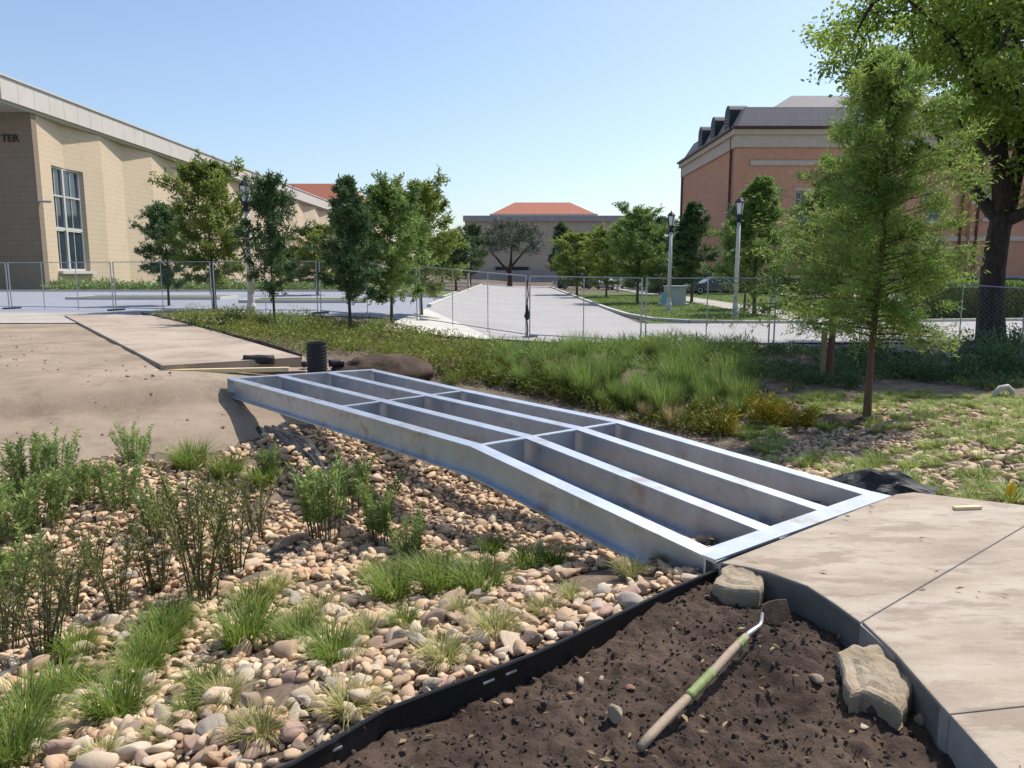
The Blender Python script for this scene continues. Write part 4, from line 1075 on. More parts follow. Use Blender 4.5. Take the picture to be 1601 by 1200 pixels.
# crumpled fabric by the frame corner, yellow bits, pieces by the far end
def ground_at(px, py):
    z = -.2
    for _ in range(12):
        p = P(px, py, z); z = .5 * z + .5 * float(H(p[0], p[1]))
    return P(px, py, z)
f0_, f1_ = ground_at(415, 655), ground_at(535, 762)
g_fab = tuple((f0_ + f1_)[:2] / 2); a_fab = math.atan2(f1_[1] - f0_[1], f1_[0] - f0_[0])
def crumple(name, label, cx, cy, wx_, wy_, rz, m, hgt, seed, zf=H, th=.004, cat="fabric"):
    n = 26; u = np.linspace(-1, 1, n); A, B = np.meshgrid(u, u)
    r = np.sqrt(A ** 2 + B ** 2); e = 1 + .25 * fbm(A * 2, B * 2, .8, 3, seed)
    x = A * wx_ / 2 * e; y = B * wy_ / 2 * e; c_, s_ = math.cos(rz), math.sin(rz)
    Xw = cx + x * c_ - y * s_; Yw = cy + x * s_ + y * c_
    z = zf(Xw, Yw) + .012 + hgt * np.clip(1 - r ** 2, 0, 1) * (.55 + .9 * np.abs(fbm(A, B, .55, 3, seed + 2))) + .02 * np.abs(fbm(A, B, .2, 3, seed + 4))
    v = np.stack([Xw, Yw, z], -1).reshape(-1, 3); i = np.arange(n - 1)[:, None] * n + np.arange(n - 1)[None]
    f = np.stack([i, i + 1, i + 1 + n, i + n], -1).reshape(-1, 4)
    o = MB().add(v - np.array([cx, cy, 0]), f).build(name, m); o.location = (cx, cy, 0)
    sm = o.modifiers.new("cloth_thickness", 'SOLIDIFY'); sm.thickness = th
    return tag(o, label, cat)
w = P(1350, 765, 0.0)
crumple("landscape_fabric", "crumpled black landscape fabric bunched beside the near right corner of the frame", w[0] + .10, w[1] + .24, 1.0, .46, R(-24), M['fabric'], .24, 5, lambda x, y: H(x, y) + .06)
w = P(470, 690, -.35)
crumple("landscape_fabric", "black landscape fabric and painted-in frame shadow on the eroded bank below the far end of the frame", *g_fab, 1.7, .42, a_fab, M['fabric'], .12, 8)  # black sheet laid along the frame's shadow; shade is partly in its colour
crumple("landscape_fabric", "dark torn fabric scrap lying among the stones below the tall green perennial", *P(437, 850, -.62)[:2], .5, .34, R(20), M['fabric'], .05, 12)
crumple("landscape_fabric", "small dark fabric end sticking out under the near left beam by the edging", *P(905, 850, -.33)[:2], .55, .16, R(-40), M['fabric'], .05, 14)
o = MB().box((0, 0, .012), (.20, .035, .02), .1).build("wood_offcut", M['palewood']); w = P(1512, 796, 0); o.location = (w[0], w[1], .001); tag(o, "small pale wood offcut lying on the stained concrete path", "wood offcut")
o = thing("yellow_marker", "yellow plastic marker stuck among clumps at the right edge above the path", "marker", (*P(1580, 778, -.03)[:2], -.03))
MB().tube([(0, 0, -.05), (.004, 0, .08)], .006, 6).build("stake", M['yellow'], o)
MB().add([(-.035, 0, .02), (.03, .01, .0), (.045, .01, .07), (.01, 0, .13), (-.03, 0, .09), (-.035, .012, .02), (.03, .022, .0), (.045, .022, .07), (.01, .012, .13), (-.03, .012, .09)],
         [(0, 1, 2, 3, 4), (9, 8, 7, 6, 5), (0, 5, 6, 1), (1, 6, 7, 2), (2, 7, 8, 3), (3, 8, 9, 4), (4, 9, 5, 0)]).build("flag", M['yellow'], o)
w = P(496, 577, .2)
pipe = thing("drain_pipe", "black corrugated drain pipe standing upright behind the far end of the frame", "pipe", (w[0], w[1], .14))
prof = [(.14, 0)]
for k in range(9): prof += [(.155, .012 + k * .048), (.155, .034 + k * .048), (.142, .040 + k * .048), (.142, .056 + k * .048)]
prof += [(.155, .455), (.155, .47), (.13, .47), (.13, .30), (.01, .30)]
MB().lathe(prof, k=20).build("corrugated_shell", M['black'], pipe)
def lying(name, label, px, py, z, L, r_, az, m, cat):
    p = P(px, py, z); d = np.array([math.cos(az), math.sin(az), 0]) * L / 2
    prof_ = [(-1, .6), (-.96, 1), (-.5, .92), (0, 1.03), (.5, .9), (.96, 1), (1, .55)]
    o = MB().tube([d * s for s, _ in prof_], [r_ * q for _, q in prof_], 12).build(name, m, None, True); o.location = (p[0], p[1], z + r_ * .8); return tag(o, label, cat)
lying("rolled_fabric", "dark rolled fabric bundle lying on the near edge of the far concrete path", 405, 568, float(H(-3.9, 11.1)) + .085, .46, .075, .08, M['fabric'], "roll")
lying("pipe_coupling", "short black pipe piece lying right of the upright drain pipe", 526, 572, .2, .24, .06, .35, M['black'], "pipe piece")
lying("pipe_coupling", "small black fitting lying left of the upright drain pipe", 478, 573, .2, .10, .05, 1.2, M['black'], "fitting")
w = P(432, 580, .2)
MBR = MB(); MBR.box((0, 0, .02), (.85, .05, .035), .12); o = MBR.build("steel_bar", M['redsteel']); o.location = (w[0], w[1], float(H(w[0], w[1])) + .02); tag(o, "rusty red steel bar lying between the far path and the frame", "steel bar")
MBR = MB(); MBR.box((0, 0, .02), (2.0, .09, .06), .165); o = MBR.build("form_board", M['palewood']); w = P(330, 583, .2); o.location = (w[0] + .1, w[1], float(H(w[0], w[1])) + .0); tag(o, "pale form board along the near edge of the far concrete path", "board")
w = P(560, 572, .2)
v = rocky(ico(4)[0], 77, .14, 0) * np.array([.75, .5, .26]); v = v + (ico(4)[0] * (.10 * fbm(v[:, 0] * 2 + v[:, 2], v[:, 1] * 2, .35, 4, 3))[:, None]); o = MB().add(v, ico(4)[1]).build("soil_mound", M['soil'], None, True); o.location = (w[0] + .05, w[1] + .3, .12); tag(o, "mound of brown soil heaped behind the far right corner of the frame", "soil mound")
w = P(1571, 604, -.1)
o = thing("pipe_vent", "small white curved vent pipe poking up from the dark ground at right", "vent pipe", (w[0], w[1], float(H(w[0], w[1]))))
MB().tube([(-.13, 0, -.05), (-.13, 0, .08), (-.07, 0, .16), (.04, 0, .18), (.12, 0, .11), (.14, 0, -.03)], .042, 10).build("bent_pipe", M['kerb'], o, True)

def litter(n, xr, yr, region, zf, name, off):
    xs = rng.uniform(*xr, n); ys = rng.uniform(*yr, n); k = region(xs, ys); xs, ys = xs[k], ys[k]; n = len(xs)
    a = rng.uniform(0, 6.28, n); L = rng.uniform(.018, .055, n); w = L * rng.uniform(.25, .5, n)
    d = np.stack([np.cos(a), np.sin(a), rng.normal(0, .25, n)], -1); sd = np.stack([-np.sin(a), np.cos(a), rng.normal(0, .3, n)], -1)
    p = np.stack([xs, ys, zf(xs, ys) + off + rng.uniform(0, .02, n)], -1)
    v = np.stack([p - d * L[:, None] / 2, p + sd * w[:, None] / 2 + [0, 0, .004], p + d * L[:, None] / 2, p - sd * w[:, None] / 2 + [0, 0, .004]], 1)
    return stuff(MB().add(v.reshape(-1, 3), np.arange(n * 4).reshape(n, 4), np.repeat(rng.random(n), 4)).build(name, M['litter']))
litter(5200, (-7, 7), (1.2, 10), both, H, "dead_leaf_litter", .06)
litter(260, (-2, 1.7), (1.2, 4.2), lambda x, y: inpoly(x, y, soil_poly), soilz, "dead_leaf_litter", .012)
litter(70, (1.3, 4.5), (1.2, 5.6), lambda x, y: inpoly(x, y, slab_poly_all), lambda x, y: 0 * x, "dead_leaf_litter", .006)

# ------------------------------------------------------------------ plants
def leafset(mb, pos, ax, L, Wd, tint, fold=0.0):
    """many leaves at once: a four-cornered blade from pos along ax"""
    n = len(pos); ax = ax / (np.linalg.norm(ax, axis=1)[:, None] + 1e-9)
    rnd = rng.normal(size=(n, 3)); sd = np.cross(ax, rnd); sd /= np.linalg.norm(sd, axis=1)[:, None] + 1e-9
    L = np.broadcast_to(np.asarray(L, float), (n,))[:, None]; Wd = np.broadcast_to(np.asarray(Wd, float), (n,))[:, None]
    v = np.stack([pos, pos + ax * L * .5 + sd * Wd / 2, pos + ax * L, pos + ax * L * .5 - sd * Wd / 2], 1)
    f = np.arange(n * 4).reshape(n, 4)
    mb.add(v.reshape(-1, 3), f, np.repeat(np.broadcast_to(tint, (n,)), 4))
def tuft(n, hmin, hmax, r0, lean, width, seed, droop=1.0):
    """grass clump: arching tapering blades"""
    r_ = np.random.default_rng(seed); a = r_.uniform(0, 2 * math.pi, n); rr = r0 * np.sqrt(r_.random(n))
    b = np.stack([rr * np.cos(a), rr * np.sin(a), np.zeros(n) - .01], -1)
    a2 = a + r_.normal(0, .5, n); ln = lean * r_.uniform(.25, 1.2, n); hh = r_.uniform(hmin, hmax, n)
    ts = np.array([0, .4, .75, 1.0]); d = np.stack([np.cos(a2), np.sin(a2), 0 * a2], -1)
    out = b[:, None] + d[:, None] * (ln * hh)[:, None, None] * (ts ** 1.8)[None, :, None]
    out[:, :, 2] += hh[:, None] * (ts[None] - droop * .42 * (ln[:, None]) * ts[None] ** 2.6)
    sd = np.cross(d, np.array([0, 0, 1.0])); w = width * r_.uniform(.7, 1.2, n)
    wt_ = np.array([1, .9, .6, .04])
    L_ = out - sd[:, None] * (w[:, None] * wt_)[:, :, None] / 2; R_ = out + sd[:, None] * (w[:, None] * wt_)[:, :, None] / 2
    v = np.stack([L_, R_], 2).reshape(-1, 3); base = np.arange(n)[:, None] * 8 + np.arange(3)[None] * 2
    f = np.stack([base, base + 1, base + 3, base + 2], -1).reshape(-1, 4)
    return MB().add(v, f, np.repeat(r_.beta(2, 2.2, n), 8))
GRASS = {
    'green': [tuft(420, .10, .22, .07, .75, .0042, s).mesh("grass_blades", M['b_green']) for s in range(4)],
    'yel': [tuft(320, .08, .18, .05, .95, .0036, s + 9).mesh("grass_blades", M['b_yel']) for s in range(4)],
    'lime': [tuft(260, .08, .20, .09, .9, .0062, s + 20).mesh("sedge_blades", M['b_lime']) for s in range(5)],
    'mid': [tuft(260, .09, .20, .09, .8, .0062, s + 30).mesh("sedge_blades", M['b_green']) for s in range(4)],
    'tall': [tuft(420, .55, 1.0, .22, .42, .0095, s + 40).mesh("tall_blades", M['b_tall']) for s in range(5)],
    'dry': [tuft(300, .4, .75, .20, .35, .007, s + 50).mesh("dry_blades", M['b_dry']) for s in range(2)],
}
def zat(x, y): return float(H(x, y))
def ground_hit(px, py, it=12):
    z = -.2
    for _ in range(it):
        p = P(px, py, z); z = .5 * z + .5 * zat(p[0], p[1])
    p = P(px, py, z); return np.array([p[0], p[1], zat(p[0], p[1])])
def plant(name, me, p, label, cat, grp, sc, rz=None):
    o = link(name, me, None, p, rng.uniform(0, 6.28) if rz is None else rz, sc)
    return tag(o, label, cat, grp)
G1 = "grass clumps among the river stones"
fg = [  # px, py(base), height in px, kind, label
 (385, 1012, 72, 'green', "bright green grass clump low centre left among pale stones, below a smaller tuft"),
 (396, 958, 48, 'green', "small bright grass tuft directly above the bigger bright clump, left of centre"),
 (612, 940, 62, 'green', "green grass clump left of the long double grass clump below the frame"),
 (690, 928, 66, 'green', "tall bright green grass clump, left part of the broad patch below the frame"),
 (752, 930, 66, 'green', "dense green grass clump, middle of the broad patch below the frame"),
 (830, 895, 50, 'green', "vivid green grass clump, right part of the broad patch below the frame"),
 (866, 892, 40, 'green', "short vivid grass tuft at the right end of the broad patch below the frame"),
 (770, 868, 36, 'green', "small grass tuft behind the broad green patch, nearest the steel beam"),
 (632, 985, 38, 'green', "dark green short tuft below the clump left of the broad patch"),
 (522, 1040, 62, 'green', "yellowish green grass clump halfway between the edging and the tall stalks"),
 (497, 965, 44, 'yel', "pale yellow grass tuft above the yellowish green clump at mid left"),
 (545, 1122, 62, 'yel', "straw coloured arching tuft nearest the black edging at lower centre"),
 (775, 1000, 55, 'yel', "straw coloured tuft above the black edging, right of centre of the stones"),
 (692, 1045, 55, 'yel', "greyish straw tuft just above the black edging, middle of the strip"),
 (895, 942, 34, 'yel', "low yellowish tuft right of the broad green patch"),
 (985, 905, 38, 'yel', "low yellowish tuft near the beam end and the edging corner"),
 (1040, 882, 26, 'yel', "tiny faded tuft at the foot of the near beam end"),
 (250, 1020, 60, 'green', "long leaning green clump, upper end of the diagonal grass line at left"),
 (222, 1062, 72, 'green', "long leaning green clump in the middle of the diagonal grass line at left"),
 (182, 1128, 84, 'green', "largest green clump at the lower end of the diagonal grass line"),
 (128, 1085, 44, 'green', "thin green tuft left of the diagonal grass line"),
 (45, 1140, 84, 'green', "big green clump near the left edge, above the corner clump"),
 (18, 1200, 90, 'green', "big green clump in the lower left corner"),
 (318, 1085, 44, 'green', "narrow green tuft between the diagonal grass line and the straw tufts"),
 (352, 1105, 48, 'yel', "yellow green tuft right of the narrow green tuft at lower left"),
 (300, 1130, 40, 'green', "leaning green tuft below the narrow one at lower left"),
 (405, 1160, 56, 'yel', "yellow green tuft near the bottom edge among large stones"),
 (160, 1195, 55, 'yel', "faded straw tuft at the bottom edge right of the corner clump"),
 (585, 905, 36, 'yel', "yellowish tuft at the foot of the right hand perennial"),
 (120, 1030, 45, 'green', "slim tuft under the dark stalks near the left edge"),
 (450, 990, 36, 'yel', "thin yellowish tuft between the two bright clumps at mid left"),
 (655, 1010, 30, 'yel', "thin faded tuft between the two straw coloured tufts"),
 (297, 735, 50, 'green', "bright green tuft below the dirt edge, left of two others"),
 (355, 748, 44, 'green', "bright green tuft below the dirt edge, middle of three"),
 (410, 760, 40, 'green', "bright green tuft below the dirt edge, closest to the frame shadow"),
 (130, 752, 36, 'yel', "yellowish tuft between the two leafy perennials at left"),
 (15, 905, 42, 'green', "dark green tuft at the left edge below the leafy perennials"),
 (575, 1000, 45, 'yel', "faded tuft between the dark green short tuft and the yellowish green clump"),
 (470, 1010, 55, 'green', "leaning green tuft just left of the yellowish green clump"),
 (430, 930, 40, 'yel', "straw tuft right of the small bright tuft at mid left"),
 (250, 1165, 50, 'yel', "straw tuft between the largest green clump and the bottom edge"),
 (95, 1090, 60, 'green', "green tuft between the big left clump and the diagonal grass line"),
 (270, 985, 50, 'green', "green tuft at the top end of the diagonal grass line by the dark stalks"),
 (660, 905, 50, 'green', "green clump tucked behind the left part of the broad patch"),
 (845, 965, 34, 'yel', "low straw tuft between the yellowish tuft and the edging"),
 (720, 965, 36, 'yel', "thin pale tuft in front of the broad green patch"),
]
for k, (px, py, hp_, kind, lb) in enumerate(fg):
    p = ground_hit(px, py); dd_ = math.sqrt(p[0] ** 2 + p[1] ** 2 + (p[2] - CAMH) ** 2)
    hm = hp_ * dd_ / FPX
    s = hm / (.175 if kind == 'green' else .19)
    s *= .72 if px < 300 and py > 1050 else (.9 if kind == 'green' else 1.12)
    lo = GRASS[kind][k % len(GRASS[kind])]
    plant("grass_clump", lo, p + np.array([0, 0, .02]), lb, "grass clump", G1, (s * 1.15, s * 1.15, s))

# tall perennials with stems and narrow leaves
def perennial(seed, n, h, spread, leafm, ll, lw, per, lean=.25, top=.15):
    r_ = np.random.default_rng(seed); st = MB(); lf = MB()
    for k in range(n):
        a = r_.uniform(0, 6.28); b = np.array([math.cos(a), math.sin(a), 0]) * spread * .35 * math.sqrt(r_.random())
        hh = h * r_.uniform(.6, 1.0); a2 = a + r_.normal(0, .6); out = np.array([math.cos(a2), math.sin(a2), 0]) * hh * lean * r_.uniform(.2, 1.2)
        ts = np.linspace(0, 1, 6); pts = b + out[None] * (ts ** 1.5)[:, None] + np.array([0, 0, 1.0]) * (hh * ts)[:, None]
        st.tube(pts, np.linspace(.0042, .0016, 6) * h / .6, 4, caps=False)
        m_ = int(per * hh / h); t = np.clip(r_.beta(1.6, 1.0, m_), top, 1)
        pos = np.stack([np.interp(t, ts, pts[:, i]) for i in range(3)], -1)
        d = r_.normal(size=(m_, 3)); d[:, 2] = np.abs(d[:, 2]) * .8 + .35
        leafset(lf, pos, d, ll * r_.uniform(.6, 1.15, m_), lw * r_.uniform(.7, 1.2, m_), np.clip(r_.normal(.4, .2) + r_.normal(0, .2, m_) + .2 * (t - .6), 0, 1))
    return st.mesh("stems", M['stem']), lf.mesh("leaves", leafm)
PER = {'bush': [perennial(s, 20, .6, .5, M['f_grey'], .068, .0125, 125, .40) for s in range(3)],
       'stalk': [perennial(s + 10, 15, .9, .25, M['f_stalk'], .065, .011, 80, .36, .12) for s in range(3)],
       'tuftleaf': [perennial(s + 20, 24, .75, .42, M['f_grey'], .075, .0125, 130, .24, .38) for s in range(3)]}
G2 = "tall perennials in the stone bed"
pl = [
 (45, 775, 110, 'bush', "rounded grey green leafy perennial near the left edge below the dirt yard"),
 (98, 745, 78, 'bush', "rounded leafy perennial right of the one near the left edge"),
 (15, 850, 115, 'bush', "leafy perennial cut by the left edge"),
 (66, 830, 110, 'bush', "leafy perennial just below the rounded pair at left"),
 (215, 728, 72, 'bush', "bushy perennial close to the dirt yard edge, left of centre left"),
 (190, 800, 92, 'bush', "bushy perennial below the one by the dirt yard edge"),
 (250, 845, 92, 'tuftleaf', "loose grey green perennial in front of the bushy pair"),
 (318, 942, 230, 'stalk', "tall dark stalky perennial fanning upward, tallest plant in the stones"),
 (365, 905, 195, 'stalk', "tall dark leaning stalks right of the tallest plant"),
 (245, 930, 165, 'stalk', "dark stalks left of the tallest plant in the stones"),
 (185, 968, 135, 'stalk', "sparse dark stalks over purple tinted stones at left"),
 (72, 1035, 190, 'stalk', "dense dark stalky clump near the left edge in the shade"),
 (10, 1020, 150, 'stalk', "dark stalks cut by the left edge"),
 (110, 965, 130, 'stalk', "thin reddish stalks between two darker clumps at left"),
 (512, 845, 145, 'tuftleaf', "upright green perennial with bare stems, left of the pair under the frame"),
 (552, 800, 95, 'tuftleaf', "upright green perennial behind the pair under the frame"),
 (598, 855, 118, 'tuftleaf', "upright grey green perennial, right of the pair under the frame"),
 (636, 885, 95, 'tuftleaf', "shorter grey green perennial at the right foot of the pair"),
 (140, 790, 80, 'bush', "loose leafy perennial between the leafy group at left and the bushy pair"),
 (30, 930, 110, 'bush', "leafy perennial near the left edge above the dense dark clump"),
 (285, 870, 120, 'stalk', "thin stalks behind the tallest plant in the stones"),
 (400, 840, 130, 'stalk', "thin leaning stalks right of the tallest plants, toward the frame"),
 (150, 905, 100, 'stalk', "short stalks in the middle of the left hand plants"),
 (425, 750, 60, 'tuftleaf', "small grey perennial in front of the eroded dirt bank"),
]
for k, (px, py, hp_, kind, lb) in enumerate(pl):
    p = ground_hit(px, py); dd_ = math.sqrt(p[0] ** 2 + p[1] ** 2 + (p[2] - CAMH) ** 2); hm = hp_ * dd_ / FPX
    h0 = {'bush': .6, 'stalk': .9, 'tuftleaf': .75}[kind]; s = hm / h0 * {'bush': .80, 'stalk': .92, 'tuftleaf': .92}[kind]
    sm, lm = PER[kind][k % 3]
    t = thing("perennial", lb, "perennial", p, rng.uniform(0, 6.28), G2); t.scale = (s, s, s)
    link("stems", sm, t); link("leaves", lm, t)

# low clumps on the right bank: copies of a few clumps
rb = []
bank = [P(1165, 700, -.15)[:2], P(1110, 668, -.2)[:2], P(1200, 610, -.25)[:2], P(1290, 594, -.2)[:2], P(1440, 586, -.15)[:2], P(1640, 620, -.15)[:2], P(1660, 790, -.05)[:2], P(1430, 765, 0)[:2], P(1300, 735, -.08)[:2]]
bx0, bx1 = min(p[0] for p in bank), max(p[0] for p in bank); by0, by1 = min(p[1] for p in bank), max(p[1] for p in bank)
tries = 0
while len(rb) < 255 and tries < 9000:
    tries += 1
    x, y = rng.uniform(bx0, bx1), rng.uniform(by0, by1)
    if not inpoly(np.array([x]), np.array([y]), bank)[0] or inpoly(np.array([x]), np.array([y]), slab_poly_all)[0]: continue
    if (x - 4.1) ** 2 + (y - 8.8) ** 2 < .30: continue
    if any((x - q[0]) ** 2 + (y - q[1]) ** 2 < .17 ** 2 for q in rb): continue
    if fbm(x, y, .9, 2, 61) < -.32: continue
    rb.append((x, y))
def sedge_label(x, y, kind):
    col_ = "light yellowish green" if kind == 'lime' else "deeper green"
    px, py = (float(q) for q in pix(np.array([x, y, zat(x, y)])))
    if (x - 4.1) ** 2 + (y - 8.8) ** 2 < 1.0: where = "round the mulch ring of the near sapling"
    elif px < 1230 and py > 650: where = "next to the back beam below the golden bushes"
    elif px < 1300 and py < 640: where = "in front of the dark shaded ground cover"
    elif py > 735 and px < 1450: where = "right beside the crumpled black fabric"
    elif py > 735: where = "along the far edge of the stained path"
    elif px > 1490 and py < 660: where = "in front of the white vent pipe"
    elif px > 1450: where = "on the bank at the right edge"
    elif py > 690: where = "on the bank between sapling and black fabric"
    else: where = "on the bank right of the near sapling"
    return "low " + col_ + " sedge clump " + where
for k, (x, y) in enumerate(rb):
    kind = 'lime' if rng.random() < .78 else 'mid'
    s = rng.uniform(.5, .98)
    plant("sedge_clump", GRASS[kind][k % len(GRASS[kind])], (x, y, zat(x, y) + .01), sedge_label(x, y, kind), "sedge clump", "low sedge clumps on the right bank", (s * 1.2, s * 1.2, s * .85))

# tall ornamental grasses filling the swale beyond the frame
tg = []
tries = 0
while len(tg) < 52 and tries < 6000:
    tries += 1
    px, py = rng.uniform(775, 1165), rng.uniform(560, 655)
    lim = 604 + (px - 780) * .20
    if py > lim + 4: continue
    p = ground_hit(px, py)
    if any((p[0] - q[0]) ** 2 + (p[1] - q[1]) ** 2 < .34 ** 2 for q in tg): continue
    tg.append((p[0], p[1]))
for k, (x, y) in enumerate(tg):
    s = float(np.clip(rng.normal(.64, .2), .35, 1.1)) * (1.0 if y < 13 else .85)
    plant("tall_grass", GRASS['tall'][k % 5], (x, y, zat(x, y)), "tall arching green grass massed in the swale behind the frame", "tall grass", "tall grasses in the swale behind the frame", (s, s, s))
for (px, py, s, lb) in ((1052, 668, .62, "dry straw coloured grass clump leaning over the back beam"), (1010, 655, .5, "smaller dry grass clump left of the straw coloured one by the back beam")):
    p = ground_hit(px, py); plant("dry_grass", GRASS['dry'][0], p, lb, "dry grass", None, s)

def bush(seed, n, rad, h, lm, ll, lw, stems=10):
    r_ = np.random.default_rng(seed); lf = MB(); st = MB()
    cl = r_.normal(size=(14, 3)); cl /= np.linalg.norm(cl, axis=1)[:, None]; cl[:, 2] = np.abs(cl[:, 2]); cl *= r_.uniform(.45, .8, (14, 1))
    pick = r_.integers(0, 14, n); q = cl[pick] + r_.normal(0, .2, (n, 3)); q[:, 2] = np.abs(q[:, 2])
    pos = q * np.array([rad, rad, h]); d = q + r_.normal(0, .6, (n, 3)); d[:, 2] += .3
    leafset(lf, pos, d, ll * r_.uniform(.6, 1.2, n), lw * r_.uniform(.6, 1.2, n), np.clip(r_.normal(.45, .2, n) + .15 * (pick % 3 - 1), 0, 1))
    for c in cl[:stems]: st.tube([(0, 0, 0), c * np.array([rad, rad, h]) * .5 + np.array([0, 0, .02]), c * np.array([rad, rad, h])], [.008, .006, .003], 4, caps=False)
    return st.mesh("stems", M['stem']), lf.mesh("leaves", lm)
def put_bush(name, ms, p, s, label, cat, grp=None):
    t = thing(name, label, cat, p, rng.uniform(0, 6.28), grp); t.scale = (s, s, s) if np.isscalar(s) else s
    link("stems", ms[0], t); link("leaves", ms[1], t); return t
B_dark = [bush(s, 900, .5, .62, M['l_dark'], .085, .035) for s in range(3)]
B_yel = [bush(s + 5, 2600, .5, .5, M['f_yel'], .075, .024) for s in range(2)]
B_grn = [bush(s + 9, 900, .5, .55, M['f_cover'], .075, .022) for s in range(3)]
B_lim = [bush(s + 31, 1800, .5, .5, M['l_yel'], .07, .022) for s in range(2)]
B_gry = [bush(s + 14, 900, .5, .6, M['f_grey'], .085, .02) for s in range(2)]
for (px, py, s, ms, lb) in ((1125, 672, .7, B_yel[0], "golden leaved low bush beside the back beam"), (1192, 660, .85, B_yel[1], "golden bush in the middle of three by the swale"),
                            (1247, 665, .7, B_yel[0], "rightmost golden bush left of the reddish sapling trunk")):
    put_bush("golden_bush", ms, ground_hit(px, py), s, lb, "bush", "golden bushes behind the frame")
for k, (px, py, s, lb) in enumerate(((1170, 552, .62, "round dark shrub against the pale street, larger one"), (1212, 550, .48, "small dark shrub right of the larger round dark shrub"),
        (1130, 550, .42, "small dark shrub left of the larger round dark shrub"), (1088, 548, .36, "small dark shrub above the tall grasses by the fence"),
        (1100, 565, .5, "dark shrub between tall grass tops and street"), (1360, 560, .95, "wide dark shrub behind the reddish sapling trunk"),
        (1430, 590, 1.05, "dark shrub left of the oak trunk base"), (1490, 592, 1.2, "big dark shrub in front of the oak trunk"), (1560, 585, 1.3, "big dark shrub right of the oak trunk foot"),
        (1600, 575, 1.3, "dark shrub at the right edge under the oak"), (1275, 600, .6, "dark low shrub at the foot of the wooden stake"), (1330, 606, .55, "dark low shrub between stake and reddish sapling trunk"),
        (1520, 560, 1.2, "dark leafy shrub hiding the foot of the oak"), (1610, 540, 1.2, "tall dark shrub at the right edge beyond the oak"))):
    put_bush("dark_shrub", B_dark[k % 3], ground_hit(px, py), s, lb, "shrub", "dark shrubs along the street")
for k, (px, py) in enumerate(((690, 524), (705, 526), (720, 528), (736, 530), (752, 532), (768, 534), (783, 536), (800, 538), (816, 538), (833, 540), (850, 540), (868, 541), (890, 541), (925, 543), (950, 543))):
    put_bush("kerb_shrub", B_dark[k % 3], ground_hit(px, py + 3), .26, "small dark shrub in the row along the near kerb of the road", "shrub", "row of little shrubs along the road")
for k, (px, py, s, ms, lb) in enumerate(((365, 508, .9, 0, "green shrub at the left end of the planted bank by the fence"), (400, 515, .9, 1, "green shrub behind the slender dark trunk on the planted bank"),
        (452, 522, .95, 2, "dense green shrub right of the slender dark trunk on the planted bank"), (490, 530, .8, 0, "green shrub left of the narrow tree on the planted bank"),
        (585, 525, .7, 1, "green shrub under the pair of slim trees"), (515, 545, .7, 2, "green shrub behind the upright drain pipe"))):
    put_bush("bank_shrub", (B_grn + B_gry)[(k * 2) % 5], ground_hit(px, py), s, lb, "shrub", "shrubs on the planted bank")

for k, (px, py, s, v_, lb) in enumerate(((615, 560, .62, 0, "yellow green low bush behind the soil mound"), (655, 548, .7, 1, "yellow green bush below the pale apron of the road"),
        (690, 566, .6, 0, "yellow green bush between soil mound and tall grasses"), (735, 556, .7, 1, "yellow green bush at the left end of the tall grasses"),
        (765, 588, .55, 0, "yellow green bush close to the back beam left of the tall grasses"), (640, 530, .6, 1, "yellow green bush at the kerb left of the little dark shrubs"),
        (710, 600, .42, 0, "small yellow green bush against the middle of the back beam"), (1010, 560, .8, 1, "bright yellow green bush among the tall grass tops by the street"),
        (1060, 590, .8, 0, "bright yellow green bush at the right of the tall grasses"), (560, 548, .55, 1, "yellow green bush just left of the soil mound"))):
    put_bush("yellow_green_bush", B_lim[v_], ground_hit(px, py), s, lb, "bush", "yellow green bushes on the far bank")
def cover(name, poly, n, m, ll, lw, hgt, dens=.0, seed=1, lift=.0):
    """low leaf carpet nobody could count"""
    p0 = np.array([q[:2] for q in poly]); lo, hi = p0.min(0), p0.max(0)
    xs = rng.uniform(lo[0], hi[0], n * 2); ys = rng.uniform(lo[1], hi[1], n * 2)
    nz = fbm(xs, ys, .6, 3, seed); k = inpoly(xs, ys, poly) & (nz > dens) & ~inpoly(xs, ys, slab_poly_all)
    xs, ys, nz = xs[k][:n], ys[k][:n], nz[k][:n]
    hh = hgt * (.25 + np.clip(nz - dens, 0, 1) * 1.3) * rng.random(len(xs))
    pos = np.stack([xs, ys, H(xs, ys) + hh], -1); d = rng.normal(size=(len(xs), 3)); d[:, 2] = np.abs(d[:, 2]) * .7 + .25
    mb = MB(); leafset(mb, pos, d, ll * rng.uniform(.6, 1.3, len(xs)), lw * rng.uniform(.6, 1.3, len(xs)), np.clip(rng.normal(.42, .2, len(xs)) + .25 * fbm(xs, ys, .35, 2, seed + 3), 0, 1))
    return stuff(mb.build(name, m))
gh = lambda *q: ground_hit(*q)
cover("bank_ground_cover", [gh(238, 496), gh(330, 495), gh(480, 504), gh(640, 520), gh(760, 545), gh(800, 572), gh(770, 590), gh(640, 575), gh(590, 560), gh(478, 556), gh(400, 541), gh(330, 522)], 34000, M['f_cover'], .075, .024, .26, -.5, 2)
cover("rusty_ground_cover", [gh(585, 525), gh(690, 540), gh(720, 575), gh(640, 580), gh(590, 560)], 3500, M['f_rust'], .09, .03, .2, -.1, 5)
cover("swale_ground_cover", [gh(660, 575), gh(770, 570), gh(860, 585), gh(1150, 660), gh(1130, 690), gh(960, 650), gh(800, 612), gh(700, 596)], 16000, M['f_cover'], .10, .024, .28, -.5, 7)
cover("shaded_ground_cover", [gh(1090, 560), gh(1200, 548), gh(1420, 552), gh(1620, 575), gh(1640, 612), gh(1430, 590), gh(1270, 612), gh(1160, 630)], 13000, M['l_dark'], .10, .035, .25, -.05, 9)
